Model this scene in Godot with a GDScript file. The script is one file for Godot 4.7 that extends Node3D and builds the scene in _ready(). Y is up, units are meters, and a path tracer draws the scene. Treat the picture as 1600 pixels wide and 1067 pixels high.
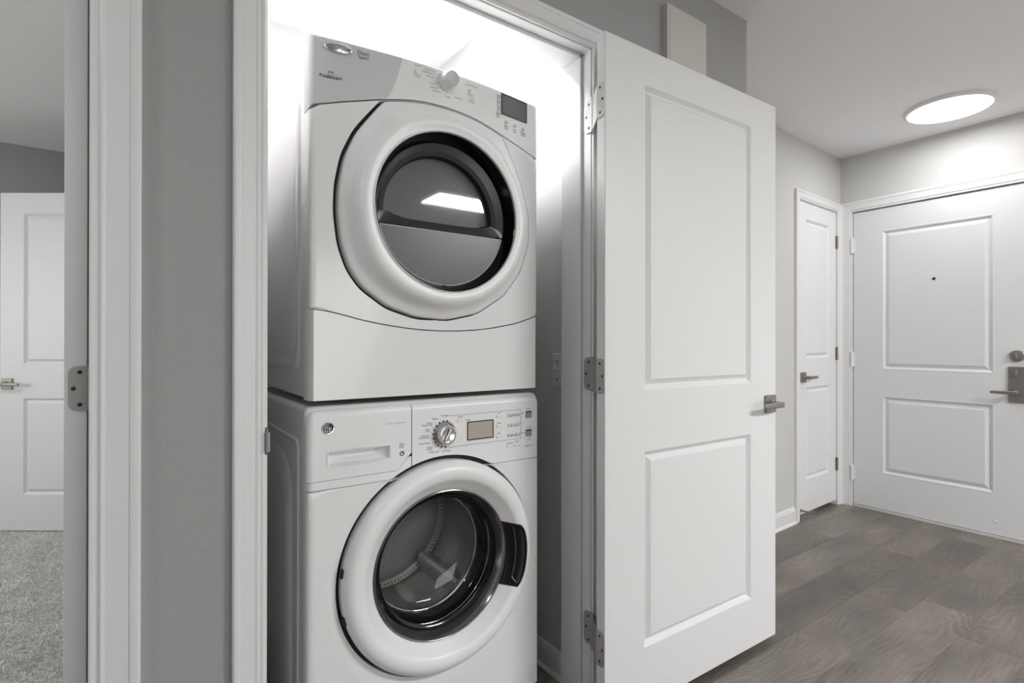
extends Node3D
# A stacked washer and dryer in a hall closet, its door folded back, the apartment entry on the right.
# Hall side of the closet wall is the plane z = 0, the closet runs to -z, the hall to +z; metres.

const EYE := Vector3(0, 1.1348, 1.2096)
var M := {}
var rng := RandomNumberGenerator.new()

# ------------------------------------------------------------------ mesh builder
class MB:
	var v := PackedVector3Array()
	var uv := PackedVector2Array()
	var xf := Transform3D.IDENTITY
	func tri(a: Vector3, b: Vector3, c: Vector3) -> void:      # counter-clockwise seen from outside
		v.push_back(xf * a); v.push_back(xf * b); v.push_back(xf * c)
	func quad(a: Vector3, b: Vector3, c: Vector3, d: Vector3) -> void:
		tri(a, b, c); tri(a, c, d)
	func loft(rings: Array, closed := true) -> void:
		for i in rings.size() - 1:
			var r0: PackedVector3Array = rings[i]
			var r1: PackedVector3Array = rings[i + 1]
			var n := r0.size()
			for j in (n if closed else n - 1):
				var k := (j + 1) % n
				quad(r0[j], r0[k], r1[k], r1[j])
	func cap(r: PackedVector3Array, flip := false) -> void:
		var c := Vector3.ZERO
		for p in r: c += p
		c /= r.size()
		for j in r.size():
			var k := (j + 1) % r.size()
			if flip: tri(c, r[k], r[j])
			else: tri(c, r[j], r[k])
	static func rr(w: float, h: float, r: float, seg: int, c: Vector2, z: float) -> PackedVector3Array:
		var out := PackedVector3Array()
		r = minf(r, minf(w, h) * 0.499)
		var sx := [1, -1, -1, 1]
		var sy := [1, 1, -1, -1]
		for q in 4:
			var cx: float = c.x + sx[q] * (w / 2 - r)
			var cy: float = c.y + sy[q] * (h / 2 - r)
			for i in seg + 1:
				var a := PI / 2 * (q + float(i) / seg)
				out.push_back(Vector3(cx + r * cos(a), cy + r * sin(a), z))
		return out
	func rslab(w: float, h: float, z0: float, z1: float, r: float, b: float, c := Vector2.ZERO, seg := 4) -> void:   # plate in xy, rounded corners, bevelled front
		var rings := [rr(w, h, r, seg, c, z0), rr(w, h, r, seg, c, z1 - b)]
		for i in 3:
			var a := PI / 2 * (i + 1) / 3.0
			var ins := b * (1 - cos(a))
			rings.push_back(rr(w - 2 * ins, h - 2 * ins, maxf(r - ins, 0.0004), seg, c, z1 - b + b * sin(a)))
		loft(rings)
		cap(rings[0], true)
		cap(rings[-1])
	func box(c: Vector3, s: Vector3, b := 0.0) -> void:
		var h := s / 2
		if b <= 0.0:
			var lo := c - h
			var hi := c + h
			quad(Vector3(lo.x, lo.y, hi.z), Vector3(hi.x, lo.y, hi.z), hi, Vector3(lo.x, hi.y, hi.z))
			quad(Vector3(hi.x, lo.y, lo.z), lo, Vector3(lo.x, hi.y, lo.z), Vector3(hi.x, hi.y, lo.z))
			quad(Vector3(hi.x, lo.y, hi.z), Vector3(hi.x, lo.y, lo.z), Vector3(hi.x, hi.y, lo.z), hi)
			quad(lo, Vector3(lo.x, lo.y, hi.z), Vector3(lo.x, hi.y, hi.z), Vector3(lo.x, hi.y, lo.z))
			quad(Vector3(lo.x, hi.y, hi.z), hi, Vector3(hi.x, hi.y, lo.z), Vector3(lo.x, hi.y, lo.z))
			quad(lo, Vector3(hi.x, lo.y, lo.z), Vector3(hi.x, lo.y, hi.z), Vector3(lo.x, lo.y, hi.z))
			return
		var c2 := Vector2(c.x, c.y)
		var rings := []
		for p in [[b, -h.z], [0.0, -h.z + b], [0.0, h.z - b], [b, h.z]]:
			rings.push_back(rr(s.x - 2 * p[0], s.y - 2 * p[0], maxf(b - p[0], 0.0002), 1, c2, c.z + p[1]))
		loft(rings)
		cap(rings[0], true)
		cap(rings[-1])
	func lathe(prof: Array, seg: int, c := Vector3.ZERO, a0 := 0.0, a1 := TAU) -> void:     # round the z axis; profile Vector2(r, z) from the back outside to the front inside
		var full := absf(a1 - a0 - TAU) < 1e-5
		var rings := []
		for p in prof:
			var r := PackedVector3Array()
			for j in (seg if full else seg + 1):
				var a := a0 + (a1 - a0) * j / seg
				r.push_back(c + Vector3(p.x * cos(a), p.x * sin(a), p.y))
			rings.push_back(r)
		loft(rings, full)
	func disc(r: float, z: float, seg: int, c := Vector3.ZERO) -> void:
		cap(rr(2 * r, 2 * r, r, maxi(seg / 4, 2), Vector2(c.x, c.y), c.z + z))
	func prism(poly: PackedVector2Array, z0: float, z1: float) -> void:     # polygon counter-clockwise
		var r0 := PackedVector3Array()
		var r1 := PackedVector3Array()
		for p in poly:
			r0.push_back(Vector3(p.x, p.y, z0)); r1.push_back(Vector3(p.x, p.y, z1))
		loft([r0, r1])
		var t := Geometry2D.triangulate_polygon(poly)
		for i in range(0, t.size(), 3):
			var a := poly[t[i]]
			var b := poly[t[i + 1]]
			var c := poly[t[i + 2]]
			if (b - a).cross(c - a) < 0.0:
				var q := b
				b = c; c = q
			tri(Vector3(a.x, a.y, z1), Vector3(b.x, b.y, z1), Vector3(c.x, c.y, z1))
			tri(Vector3(a.x, a.y, z0), Vector3(c.x, c.y, z0), Vector3(b.x, b.y, z0))
	func tube(pts: PackedVector3Array, r: float, seg := 8) -> void:
		var rings := []
		var up := Vector3.UP
		for i in pts.size():
			var d := (pts[mini(i + 1, pts.size() - 1)] - pts[maxi(i - 1, 0)]).normalized()
			if absf(d.dot(up)) > 0.95: up = Vector3.RIGHT
			var x := up.cross(d).normalized()
			var y := d.cross(x)
			var ring := PackedVector3Array()
			for j in seg:
				var a := TAU * j / seg
				ring.push_back(pts[i] + (x * cos(a) + y * sin(a)) * r)
			rings.push_back(ring)
		loft(rings)
		cap(rings[0], true)
		cap(rings[-1])
	func molding(prof: Array, A: Vector3, B: Vector3, across: Vector3, out: Vector3, mA: float, mB: float) -> void:   # profile Vector2(across, out), ends cut at a mitre
		var d := (B - A).normalized()
		var r0 := PackedVector3Array()
		var r1 := PackedVector3Array()
		for p in prof:
			r0.push_back(A + across * p.x + out * p.y - d * (mA * p.x))
			r1.push_back(B + across * p.x + out * p.y + d * (mB * p.x))
		var poly := PackedVector2Array(prof)
		if across.cross(out).dot(d) * (-1.0 if Geometry2D.is_polygon_clockwise(poly) else 1.0) > 0.0: loft([r0, r1])
		else: loft([r1, r0])
		var t := Geometry2D.triangulate_polygon(poly)
		for i in range(0, t.size(), 3):
			tri(r0[t[i]], r0[t[i + 1]], r0[t[i + 2]])
			tri(r1[t[i]], r1[t[i + 2]], r1[t[i + 1]])
	func skin(rows: Array, zback: float) -> void:     # a grid facing +z and a skirt from its rim back to zback
		loft(rows, false)
		var n: int = rows[0].size()
		var rim := PackedVector3Array()
		for j in n: rim.push_back(rows[0][j])
		for i in range(1, rows.size()): rim.push_back(rows[i][n - 1])
		for j in range(n - 2, -1, -1): rim.push_back(rows[-1][j])
		for i in range(rows.size() - 2, 0, -1): rim.push_back(rows[i][0])
		var back := PackedVector3Array()
		for p in rim: back.push_back(Vector3(p.x, p.y, zback))
		loft([back, rim])
	func mesh(origin := Vector3.ZERO, angle := 32.0) -> ArrayMesh:
		var n := v.size() / 3
		var fn := PackedVector3Array()
		fn.resize(n)
		var near := {}
		for i in n:
			fn[i] = (v[3 * i + 1] - v[3 * i]).cross(v[3 * i + 2] - v[3 * i])
			for k in 3:
				var key := Vector3i((v[3 * i + k] * 20000.0).round())
				if near.has(key): near[key].push_back(i)
				else: near[key] = [i]
		var lim := cos(deg_to_rad(angle))
		var V := PackedVector3Array()
		var N := PackedVector3Array()
		var U := PackedVector2Array()
		V.resize(3 * n); N.resize(3 * n)
		var has_uv := uv.size() == v.size()
		if has_uv: U.resize(3 * n)
		var at := 0
		for i in n:
			if fn[i].length_squared() < 1e-18: continue
			var u := fn[i].normalized()
			for k in [0, 2, 1]:
				var p: Vector3 = v[3 * i + k]
				var s := Vector3.ZERO
				for f in near[Vector3i((p * 20000.0).round())]:
					var l: float = fn[f].length()
					if l > 1e-9 and fn[f].dot(u) > lim * l: s += fn[f]
				V[at] = p - origin
				N[at] = s.normalized() if s.length_squared() > 0.0 else u
				if has_uv: U[at] = uv[3 * i + k]
				at += 1
		V.resize(at); N.resize(at)
		var arr := []
		arr.resize(Mesh.ARRAY_MAX)
		arr[Mesh.ARRAY_VERTEX] = V
		arr[Mesh.ARRAY_NORMAL] = N
		if has_uv:
			U.resize(at)
			arr[Mesh.ARRAY_TEX_UV] = U
		var m := ArrayMesh.new()
		m.add_surface_from_arrays(Mesh.PRIMITIVE_TRIANGLES, arr)
		return m

# ------------------------------------------------------------------ scene helpers
func tag(o: Node, label: String, category: String, kind := "", group := "") -> Node:
	o.set_meta("label", label)
	o.set_meta("category", category)
	if kind: o.set_meta("kind", kind)
	if group: o.set_meta("group", group)
	return o

func thing(called: String, at: Vector3) -> Node3D:
	var o := Node3D.new()
	var unique := called
	var k := 0
	while has_node(NodePath(unique)):
		k += 1
		unique = "%s_%03d" % [called, k]
	o.name = unique
	add_child(o, true)
	o.position = at
	return o

func world_at(n: Node) -> Vector3:
	var p := Vector3.ZERO
	while n is Node3D and n != self:
		p += (n as Node3D).position
		n = n.get_parent()
	return p

func part(parent: Node, called: String, b: MB, m: Material, angle := 32.0) -> MeshInstance3D:     # b is in world coordinates
	var o := MeshInstance3D.new()
	o.name = called
	o.mesh = b.mesh(world_at(parent), angle)
	o.material_override = m
	o.cast_shadow = GeometryInstance3D.SHADOW_CASTING_SETTING_ON
	parent.add_child(o, true)
	return o

func struct(called: String, b: MB, m: Material, label: String, category: String, angle := 32.0) -> MeshInstance3D:
	var o := part(self, called, b, m, angle)
	tag(o, label, category, "structure")
	return o

func mat(albedo: Color, rough := 0.5, metal := 0.0, spec := 0.5) -> StandardMaterial3D:
	var m := StandardMaterial3D.new()
	m.albedo_color = albedo
	m.roughness = rough
	m.metallic = metal
	m.metallic_specular = spec
	return m

func g8(v: float, w := 0.0) -> Color:      # sRGB grey of value v, w warms it
	return Color((v + w) / 255.0, v / 255.0, (v - w) / 255.0)

func noise_tex(freq: float, size: int, sd: int, lo: float, hi: float, octaves := 3) -> NoiseTexture2D:
	var n := FastNoiseLite.new()
	n.noise_type = FastNoiseLite.TYPE_SIMPLEX_SMOOTH
	n.seed = sd
	n.frequency = freq
	n.fractal_octaves = octaves
	var t := NoiseTexture2D.new()
	t.width = size; t.height = size
	t.seamless = true
	t.noise = n
	var g := Gradient.new()
	g.set_color(0, Color(lo, lo, lo)); g.set_color(1, Color(hi, hi, hi))
	t.color_ramp = g
	return t

func painted(albedo: Color, rough: float, relief: float, freq: float, scale: float) -> StandardMaterial3D:
	var m := mat(albedo, rough)
	m.uv1_triplanar = true
	m.uv1_world_triplanar = true
	m.uv1_scale = Vector3.ONE * scale
	m.heightmap_enabled = true
	m.heightmap_scale = relief
	m.heightmap_texture = noise_tex(freq, 256, 7, 0.0, 1.0)
	return m

func lamp(parent: Node3D, at: Vector3, size: Vector2, energy: float, towards := Vector3.DOWN, colour := Color.WHITE) -> void:
	var l := AreaLight3D.new()
	l.name = "light"
	l.area_size = size
	l.light_energy = energy
	l.light_color = colour
	l.area_range = 12.0
	l.shadow_enabled = true
	parent.add_child(l, true)
	l.transform = Transform3D(Basis.looking_at(towards, Vector3.RIGHT if absf(towards.y) > 0.9 else Vector3.UP), at - world_at(parent))

func text(b: MB, s: String, at: Vector3, height: float, align := 0, basis := Basis.IDENTITY, depth := 0.0003, serif := false) -> void:     # flat lettering; align -1 left, 0 centre, 1 right
	var t := TextMesh.new()
	var f := SystemFont.new()
	f.font_names = PackedStringArray(["Droid Serif" if serif else "Droid Sans"])
	t.font = f
	t.font_size = 16
	t.curve_step = 3.0
	t.pixel_size = height / 11.5
	t.depth = depth
	t.text = s
	t.horizontal_alignment = HORIZONTAL_ALIGNMENT_LEFT if align < 0 else (HORIZONTAL_ALIGNMENT_RIGHT if align > 0 else HORIZONTAL_ALIGNMENT_CENTER)
	var a := t.get_mesh_arrays()
	var p: PackedVector3Array = a[Mesh.ARRAY_VERTEX]
	var ix = a[Mesh.ARRAY_INDEX]
	var keep := b.xf
	b.xf = keep * Transform3D(basis, at)
	if ix != null and ix.size() > 0:
		for i in range(0, ix.size(), 3): b.tri(p[ix[i]], p[ix[i + 2]], p[ix[i + 1]])
	else:
		for i in range(0, p.size(), 3): b.tri(p[i], p[i + 2], p[i + 1])
	b.xf = keep

func ring_from(c: Vector2, radii: PackedFloat32Array, zf: Callable) -> PackedVector3Array:
	var out := PackedVector3Array()
	for j in radii.size():
		var a := TAU * j / radii.size()
		var x := c.x + radii[j] * cos(a)
		var y := c.y + radii[j] * sin(a)
		out.push_back(Vector3(x, y, zf.call(x, y)))
	return out

func curve_y(pts: Array, x: float) -> float:        # smooth curve through points sorted by x
	if x <= pts[0].x: return pts[0].y
	for i in pts.size() - 1:
		if x <= pts[i + 1].x:
			var t: float = (x - pts[i].x) / (pts[i + 1].x - pts[i].x)
			var p0: Vector2 = pts[maxi(i - 1, 0)]
			var p3: Vector2 = pts[mini(i + 2, pts.size() - 1)]
			return cubic_interpolate(pts[i].y, pts[i + 1].y, p0.y, p3.y, t)
	return pts[-1].y

# ------------------------------------------------------------------ _ready
func _ready() -> void:
	rng.seed = 20
	camera_and_light()
	materials()
	shell()
	trims()
	doors()
	dryer()
	washer()
	fittings()

func camera_and_light() -> void:
	var cam := Camera3D.new()
	cam.name = "camera"
	cam.fov = rad_to_deg(2 * atan(533.5 / 829.25))
	cam.near = 0.02
	cam.far = 60.0
	add_child(cam)
	var t := 0.6147
	var pitch := 0.0018
	var roll := 0.0012
	var F := Vector3(sin(t), 0, -cos(t))
	var R := Vector3(cos(t), 0, sin(t))
	var F2 := F * cos(pitch) + Vector3.UP * sin(pitch)
	var U2 := Vector3.UP * cos(pitch) - F * sin(pitch)
	var R3 := R * cos(roll) + U2 * sin(roll)
	var U3 := U2 * cos(roll) - R * sin(roll)
	cam.transform = Transform3D(Basis(R3, U3, -F2), EYE)
	cam.current = true
	var e := Environment.new()
	e.tonemap_mode = Environment.TONE_MAPPER_LINEAR
	e.tonemap_exposure = 1.0
	e.background_mode = Environment.BG_SKY
	e.sky = Sky.new()
	var sm := ProceduralSkyMaterial.new()
	sm.sky_top_color = Color(0.74, 0.78, 0.83)
	sm.sky_horizon_color = Color(0.9, 0.9, 0.9)
	sm.ground_horizon_color = Color(0.6, 0.6, 0.58)
	sm.ground_bottom_color = Color(0.4, 0.4, 0.38)
	sm.sky_energy_multiplier = 1.0
	e.sky.sky_material = sm
	e.sdfgi_enabled = true
	e.ssao_enabled = true
	e.ssil_enabled = true
	var w := WorldEnvironment.new()
	w.name = "environment"
	w.environment = e
	add_child(w)
	ceiling_lamps()

func disc_lamp(called: String, c: Vector3, r: float, energy: float, glow: float, label: String) -> Node3D:
	var o := thing(called, c)
	tag(o, label, "ceiling light")
	var down := Transform3D(Basis(Vector3.RIGHT, PI / 2), c)       # local +z points down
	var b := MB.new()
	b.xf = down
	b.lathe([Vector2(r * 0.99, 0.0), Vector2(r, 0.006), Vector2(r, 0.012), Vector2(r - 0.004, 0.017), Vector2(r - 0.012, 0.018), Vector2(r - 0.014, 0.0155)], 72)
	part(o, "rim", b, mat(g8(238), 0.4))
	b = MB.new()
	b.xf = down
	b.lathe([Vector2(r - 0.0142, 0.014), Vector2(r - 0.016, 0.0185), Vector2(r * 0.6, 0.0205), Vector2(0.0005, 0.021)], 72)
	var m := mat(Color(0.95, 0.95, 0.95), 0.5)
	m.emission_enabled = true
	m.emission = Color(1.0, 0.99, 0.97)
	m.emission_energy_multiplier = glow
	part(o, "diffuser", b, m)
	lamp(o, c + Vector3(0, -0.024, 0), Vector2.ONE * r * 1.6, energy)
	return o

func ceiling_lamps() -> void:
	disc_lamp("ceiling_lamp", Vector3(3.665, 2.44, 0.205), 0.2, 0.66, 1.6, "round white flush ceiling lamp, lit, in front of the entry door")
	disc_lamp("ceiling_lamp", Vector3(0.72, 2.44, -0.42), 0.14, 1.7, 1.6, "round white lit lamp on the closet ceiling above the dryer")
	disc_lamp("ceiling_lamp", Vector3(-0.95, 2.44, -1.1), 0.18, 2.1, 1.6, "round white lit lamp on the bedroom ceiling")
	disc_lamp("ceiling_lamp", Vector3(-1.3, 2.44, 0.7), 0.2, 1.1, 1.6, "round white lit lamp on the hall ceiling outside the bedroom doorway")
	# the long kitchen fitting, whose reflection lies on the dryer's glass
	var o := thing("fluorescent_fitting", Vector3(2.71, 2.44, 2.8))
	tag(o, "long rectangular fluorescent kitchen ceiling fitting, lit, mirrored in the dryer glass", "ceiling light")
	var b := MB.new()
	b.box(Vector3(2.71, 2.4325, 2.8), Vector3(1.24, 0.015, 0.38), 0.003)
	part(o, "tray", b, mat(g8(235), 0.4))
	b = MB.new()
	b.xf = Transform3D(Basis(Vector3.RIGHT, PI / 2), Vector3(2.71, 2.425, 2.8))
	b.rslab(1.2, 0.36, 0.0, 0.012, 0.02, 0.008)
	var m := mat(Color(0.95, 0.95, 0.95), 0.4)
	m.emission_enabled = true
	m.emission = Color(1.0, 1.0, 0.98)
	m.emission_energy_multiplier = 3.0
	part(o, "lens", b, m)
	lamp(o, Vector3(2.71, 2.41, 2.8), Vector2(0.36, 1.2), 10.5)

# ------------------------------------------------------------------ materials
func materials() -> void:
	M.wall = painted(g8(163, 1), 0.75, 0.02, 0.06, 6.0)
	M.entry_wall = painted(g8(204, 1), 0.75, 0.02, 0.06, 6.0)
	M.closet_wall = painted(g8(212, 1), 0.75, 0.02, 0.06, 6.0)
	M.ceiling = painted(g8(245), 0.9, 0.03, 0.09, 5.0)
	M.trim = mat(g8(228), 0.38)
	M.door = mat(g8(229), 0.42)
	M.enamel = mat(g8(240), 0.22)
	M.enamel.clearcoat_enabled = true
	M.enamel.clearcoat = 0.4
	M.enamel.clearcoat_roughness = 0.08
	M.plastic = mat(g8(240), 0.32)
	M.silver = mat(g8(210), 0.36, 0.0)
	M.nickel = mat(g8(142, 5), 0.36, 0.7)
	M.leaf = mat(g8(168, 2), 0.42, 0.5)
	M.chrome = mat(g8(225), 0.08, 1.0)
	M.dark = mat(g8(22), 0.5)
	M.rubber = mat(g8(14), 0.55)
	M.gloss_black = mat(Color(0.012, 0.014, 0.016), 0.12)
	M.slate = mat(Color8(38, 42, 45), 0.22)
	M.print = mat(g8(92), 0.7)
	M.print_pale = mat(g8(150), 0.7)
	M.print_dark = mat(g8(50), 0.7)
	M.screw = mat(g8(44), 0.5, 0.2)
	M.painted_leaf = mat(g8(214), 0.4)
	M.plate = mat(g8(225), 0.35)

# ------------------------------------------------------------------ shell: walls, floor, ceilings
func wall_mesh(boxes: Array) -> MB:
	var b := MB.new()
	for q in boxes:       # x0 x1 y0 y1 z0 z1
		b.box(Vector3(q[0] + q[1], q[2] + q[3], q[4] + q[5]) / 2, Vector3(q[1] - q[0], q[3] - q[2], q[5] - q[4]))
	return b

const H := 2.44
const RT := 0.038       # the entry recess is not quite square to the hall

func shell() -> void:
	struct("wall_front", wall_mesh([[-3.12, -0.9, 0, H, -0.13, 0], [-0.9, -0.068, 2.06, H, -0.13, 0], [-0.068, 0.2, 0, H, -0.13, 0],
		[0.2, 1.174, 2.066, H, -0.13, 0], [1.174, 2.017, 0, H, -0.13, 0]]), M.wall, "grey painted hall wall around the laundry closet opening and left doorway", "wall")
	struct("wall_return", wall_mesh([[1.89, 2.017, 0, H, -0.72, -0.13]]), M.wall, "grey short wall turning back beside the open closet door", "wall")
	# the recess wall with the narrow closet door, turned by RT about the entry corner
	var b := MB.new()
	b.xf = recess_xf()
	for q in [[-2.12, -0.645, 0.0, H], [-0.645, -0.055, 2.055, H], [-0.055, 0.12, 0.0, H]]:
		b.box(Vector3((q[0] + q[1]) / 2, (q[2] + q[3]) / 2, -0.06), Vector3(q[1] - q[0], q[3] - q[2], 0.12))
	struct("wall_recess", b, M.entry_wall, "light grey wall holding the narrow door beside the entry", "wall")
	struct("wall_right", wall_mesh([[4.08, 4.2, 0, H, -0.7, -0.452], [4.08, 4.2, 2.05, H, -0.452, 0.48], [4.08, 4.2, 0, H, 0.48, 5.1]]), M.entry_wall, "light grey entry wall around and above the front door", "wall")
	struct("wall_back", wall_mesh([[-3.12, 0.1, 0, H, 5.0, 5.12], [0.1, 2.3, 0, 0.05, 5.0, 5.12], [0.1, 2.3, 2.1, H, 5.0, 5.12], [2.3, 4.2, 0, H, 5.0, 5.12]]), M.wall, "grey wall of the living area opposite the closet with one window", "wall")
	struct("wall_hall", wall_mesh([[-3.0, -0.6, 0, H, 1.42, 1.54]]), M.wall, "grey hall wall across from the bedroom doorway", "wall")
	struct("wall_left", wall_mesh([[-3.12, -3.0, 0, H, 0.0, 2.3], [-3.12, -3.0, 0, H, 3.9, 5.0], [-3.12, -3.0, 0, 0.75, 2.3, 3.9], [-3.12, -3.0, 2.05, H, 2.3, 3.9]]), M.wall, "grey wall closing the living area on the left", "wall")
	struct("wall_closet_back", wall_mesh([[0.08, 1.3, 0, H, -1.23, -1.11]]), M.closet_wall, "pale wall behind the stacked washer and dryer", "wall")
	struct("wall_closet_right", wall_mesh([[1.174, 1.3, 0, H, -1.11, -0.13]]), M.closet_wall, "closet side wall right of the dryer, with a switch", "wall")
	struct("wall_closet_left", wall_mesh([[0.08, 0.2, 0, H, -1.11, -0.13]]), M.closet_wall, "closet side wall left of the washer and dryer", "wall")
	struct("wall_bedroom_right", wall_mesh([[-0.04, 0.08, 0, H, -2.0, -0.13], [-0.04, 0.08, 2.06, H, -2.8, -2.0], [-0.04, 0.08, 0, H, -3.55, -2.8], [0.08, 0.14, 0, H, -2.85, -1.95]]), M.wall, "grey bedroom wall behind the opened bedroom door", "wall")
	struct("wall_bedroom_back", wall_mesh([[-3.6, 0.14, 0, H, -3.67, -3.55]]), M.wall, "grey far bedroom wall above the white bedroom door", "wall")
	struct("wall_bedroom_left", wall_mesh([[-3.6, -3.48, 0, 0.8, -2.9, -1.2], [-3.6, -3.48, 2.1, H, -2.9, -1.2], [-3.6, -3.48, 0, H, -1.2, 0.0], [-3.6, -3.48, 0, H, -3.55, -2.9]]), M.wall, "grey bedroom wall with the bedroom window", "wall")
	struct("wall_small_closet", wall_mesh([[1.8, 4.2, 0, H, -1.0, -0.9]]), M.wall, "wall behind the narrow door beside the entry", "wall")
	struct("ceiling", wall_mesh([[-3.12, 4.2, H, H + 0.1, -0.02, 5.12], [1.89, 4.2, H, H + 0.1, -1.0, -0.02]]), M.ceiling, "white hall ceiling with the round entry lamp", "ceiling")
	struct("ceiling_closet", wall_mesh([[0.08, 1.3, H, H + 0.1, -1.23, -0.02]]), M.ceiling, "white ceiling of the laundry closet", "ceiling")
	struct("ceiling_bedroom", wall_mesh([[-3.6, 0.08, H, H + 0.1, -3.67, -0.02]]), M.ceiling, "white bedroom ceiling seen through the left doorway", "ceiling")
	windows()
	plank_floor()
	carpet()

func recess_xf() -> Transform3D:     # local x runs along the wall (0 at the entry corner, negative to the left), y up, z out of the wall
	return Transform3D(Basis(Vector3.UP, RT), Vector3(4.08, 0, -0.524))

func windows() -> void:
	# living area window and bedroom window: frame, panes, daylight through them
	var defs := [["window_1", Vector3(1.2, 1.075, 5.06), Vector2(2.2, 2.05), 0.0, 3.2, "wide window with white frame opposite the closet"],
		["window_2", Vector3(-3.54, 1.45, -2.05), Vector2(1.7, 1.3), PI / 2, 3.0, "bedroom window with white frame"],
		["window_3", Vector3(-3.06, 1.4, 3.1), Vector2(1.6, 1.3), PI / 2, 2.5, "window with white frame at the left end of the living area"]]
	for d in defs:
		var o := thing(d[0], d[1])
		tag(o, d[5], "window", "structure")
		var t := Transform3D(Basis(Vector3.UP, d[3]), d[1])
		var s: Vector2 = d[2]
		var b := MB.new()
		b.xf = t
		for k in [-1, 1]:
			b.box(Vector3(k * (s.x / 2 - 0.03), 0, 0), Vector3(0.06, s.y, 0.07), 0.004)
			b.box(Vector3(0, k * (s.y / 2 - 0.03), 0), Vector3(s.x, 0.06, 0.07), 0.004)
		b.box(Vector3.ZERO, Vector3(0.05, s.y, 0.06), 0.004)
		part(o, "frame", b, M.trim)
		var gm := mat(Color(0.9, 0.95, 0.95, 0.08), 0.02)
		gm.transparency = BaseMaterial3D.TRANSPARENCY_ALPHA
		for k in [-1, 1]:
			b = MB.new()
			b.xf = t
			b.box(Vector3(k * s.x / 4, 0, 0), Vector3(s.x / 2 - 0.08, s.y - 0.1, 0.006))
			part(o, "pane", b, gm)
		var inward: Vector3 = t.basis.z * (-1.0 if d[3] == 0.0 else 1.0)
		lamp(o, d[1] + inward * 0.07, s * 0.9, d[4], inward, Color(0.99, 1.0, 0.985))

func plank_images() -> Array:
	var out := []
	var n1 := FastNoiseLite.new()
	n1.noise_type = FastNoiseLite.TYPE_SIMPLEX_SMOOTH
	n1.fractal_octaves = 2
	n1.frequency = 1.0
	var n2 := FastNoiseLite.new()
	n2.noise_type = FastNoiseLite.TYPE_SIMPLEX_SMOOTH
	n2.fractal_type = FastNoiseLite.FRACTAL_NONE
	n2.frequency = 1.0
	var W := 768
	var Hh := 144
	for k in 5:
		n1.seed = 40 + k; n2.seed = 90 + k
		var buf := PackedByteArray()
		buf.resize(W * Hh * 3)
		var v0 := 0.5 + 0.35 * sin(k * 2.1)
		var at := 0
		for y in Hh:
			var v := float(y) / Hh
			for x in W:
				var u := float(x) / W
				var zone := n1.get_noise_2d(u * 1.7 + k * 7.0, v * 0.7)
				var warp := n1.get_noise_2d(u * 1.3 + 30.0, v * 0.8)
				var fine := n2.get_noise_2d(u * 4.5, v * 34.0)
				var pore := n2.get_noise_2d(u * 12.0 + 9.0, v * 110.0)
				var f := (v - v0) * 6.0 + warp * 4.6 + n2.get_noise_2d(u * 7.0, v * 3.0) * 0.4 + n2.get_noise_2d(u * 30.0, v * 9.0) * 0.10
				var ring := 0.5 + 0.5 * sin(f * 5.5)
				ring = pow(ring, 1.6)
				var swirl := clampf(0.55 + n1.get_noise_2d(u * 3.0 + 60.0, v * 1.5 + 5.0) * 1.4, 0.0, 1.0)
				var val := 0.5 + zone * 0.30 + (ring - 0.45) * 0.22 * swirl + fine * 0.14 + pore * 0.13
				val = clampf(val, 0.0, 1.0)
				var hue := clampf(0.5 + n1.get_noise_2d(u * 2.6 + 12.0, v * 2.2 + 44.0) * 1.1, 0.0, 1.0)
				var r := lerpf(84, 150, val)
				buf[at] = int(r)
				buf[at + 1] = int(r * lerpf(0.925, 0.945, hue))
				buf[at + 2] = int(r * lerpf(0.86, 0.90, hue))
				at += 3
		var img := Image.create_from_data(W, Hh, false, Image.FORMAT_RGB8, buf)
		img.generate_mipmaps()
		out.push_back(ImageTexture.create_from_image(img))
	return out

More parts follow.
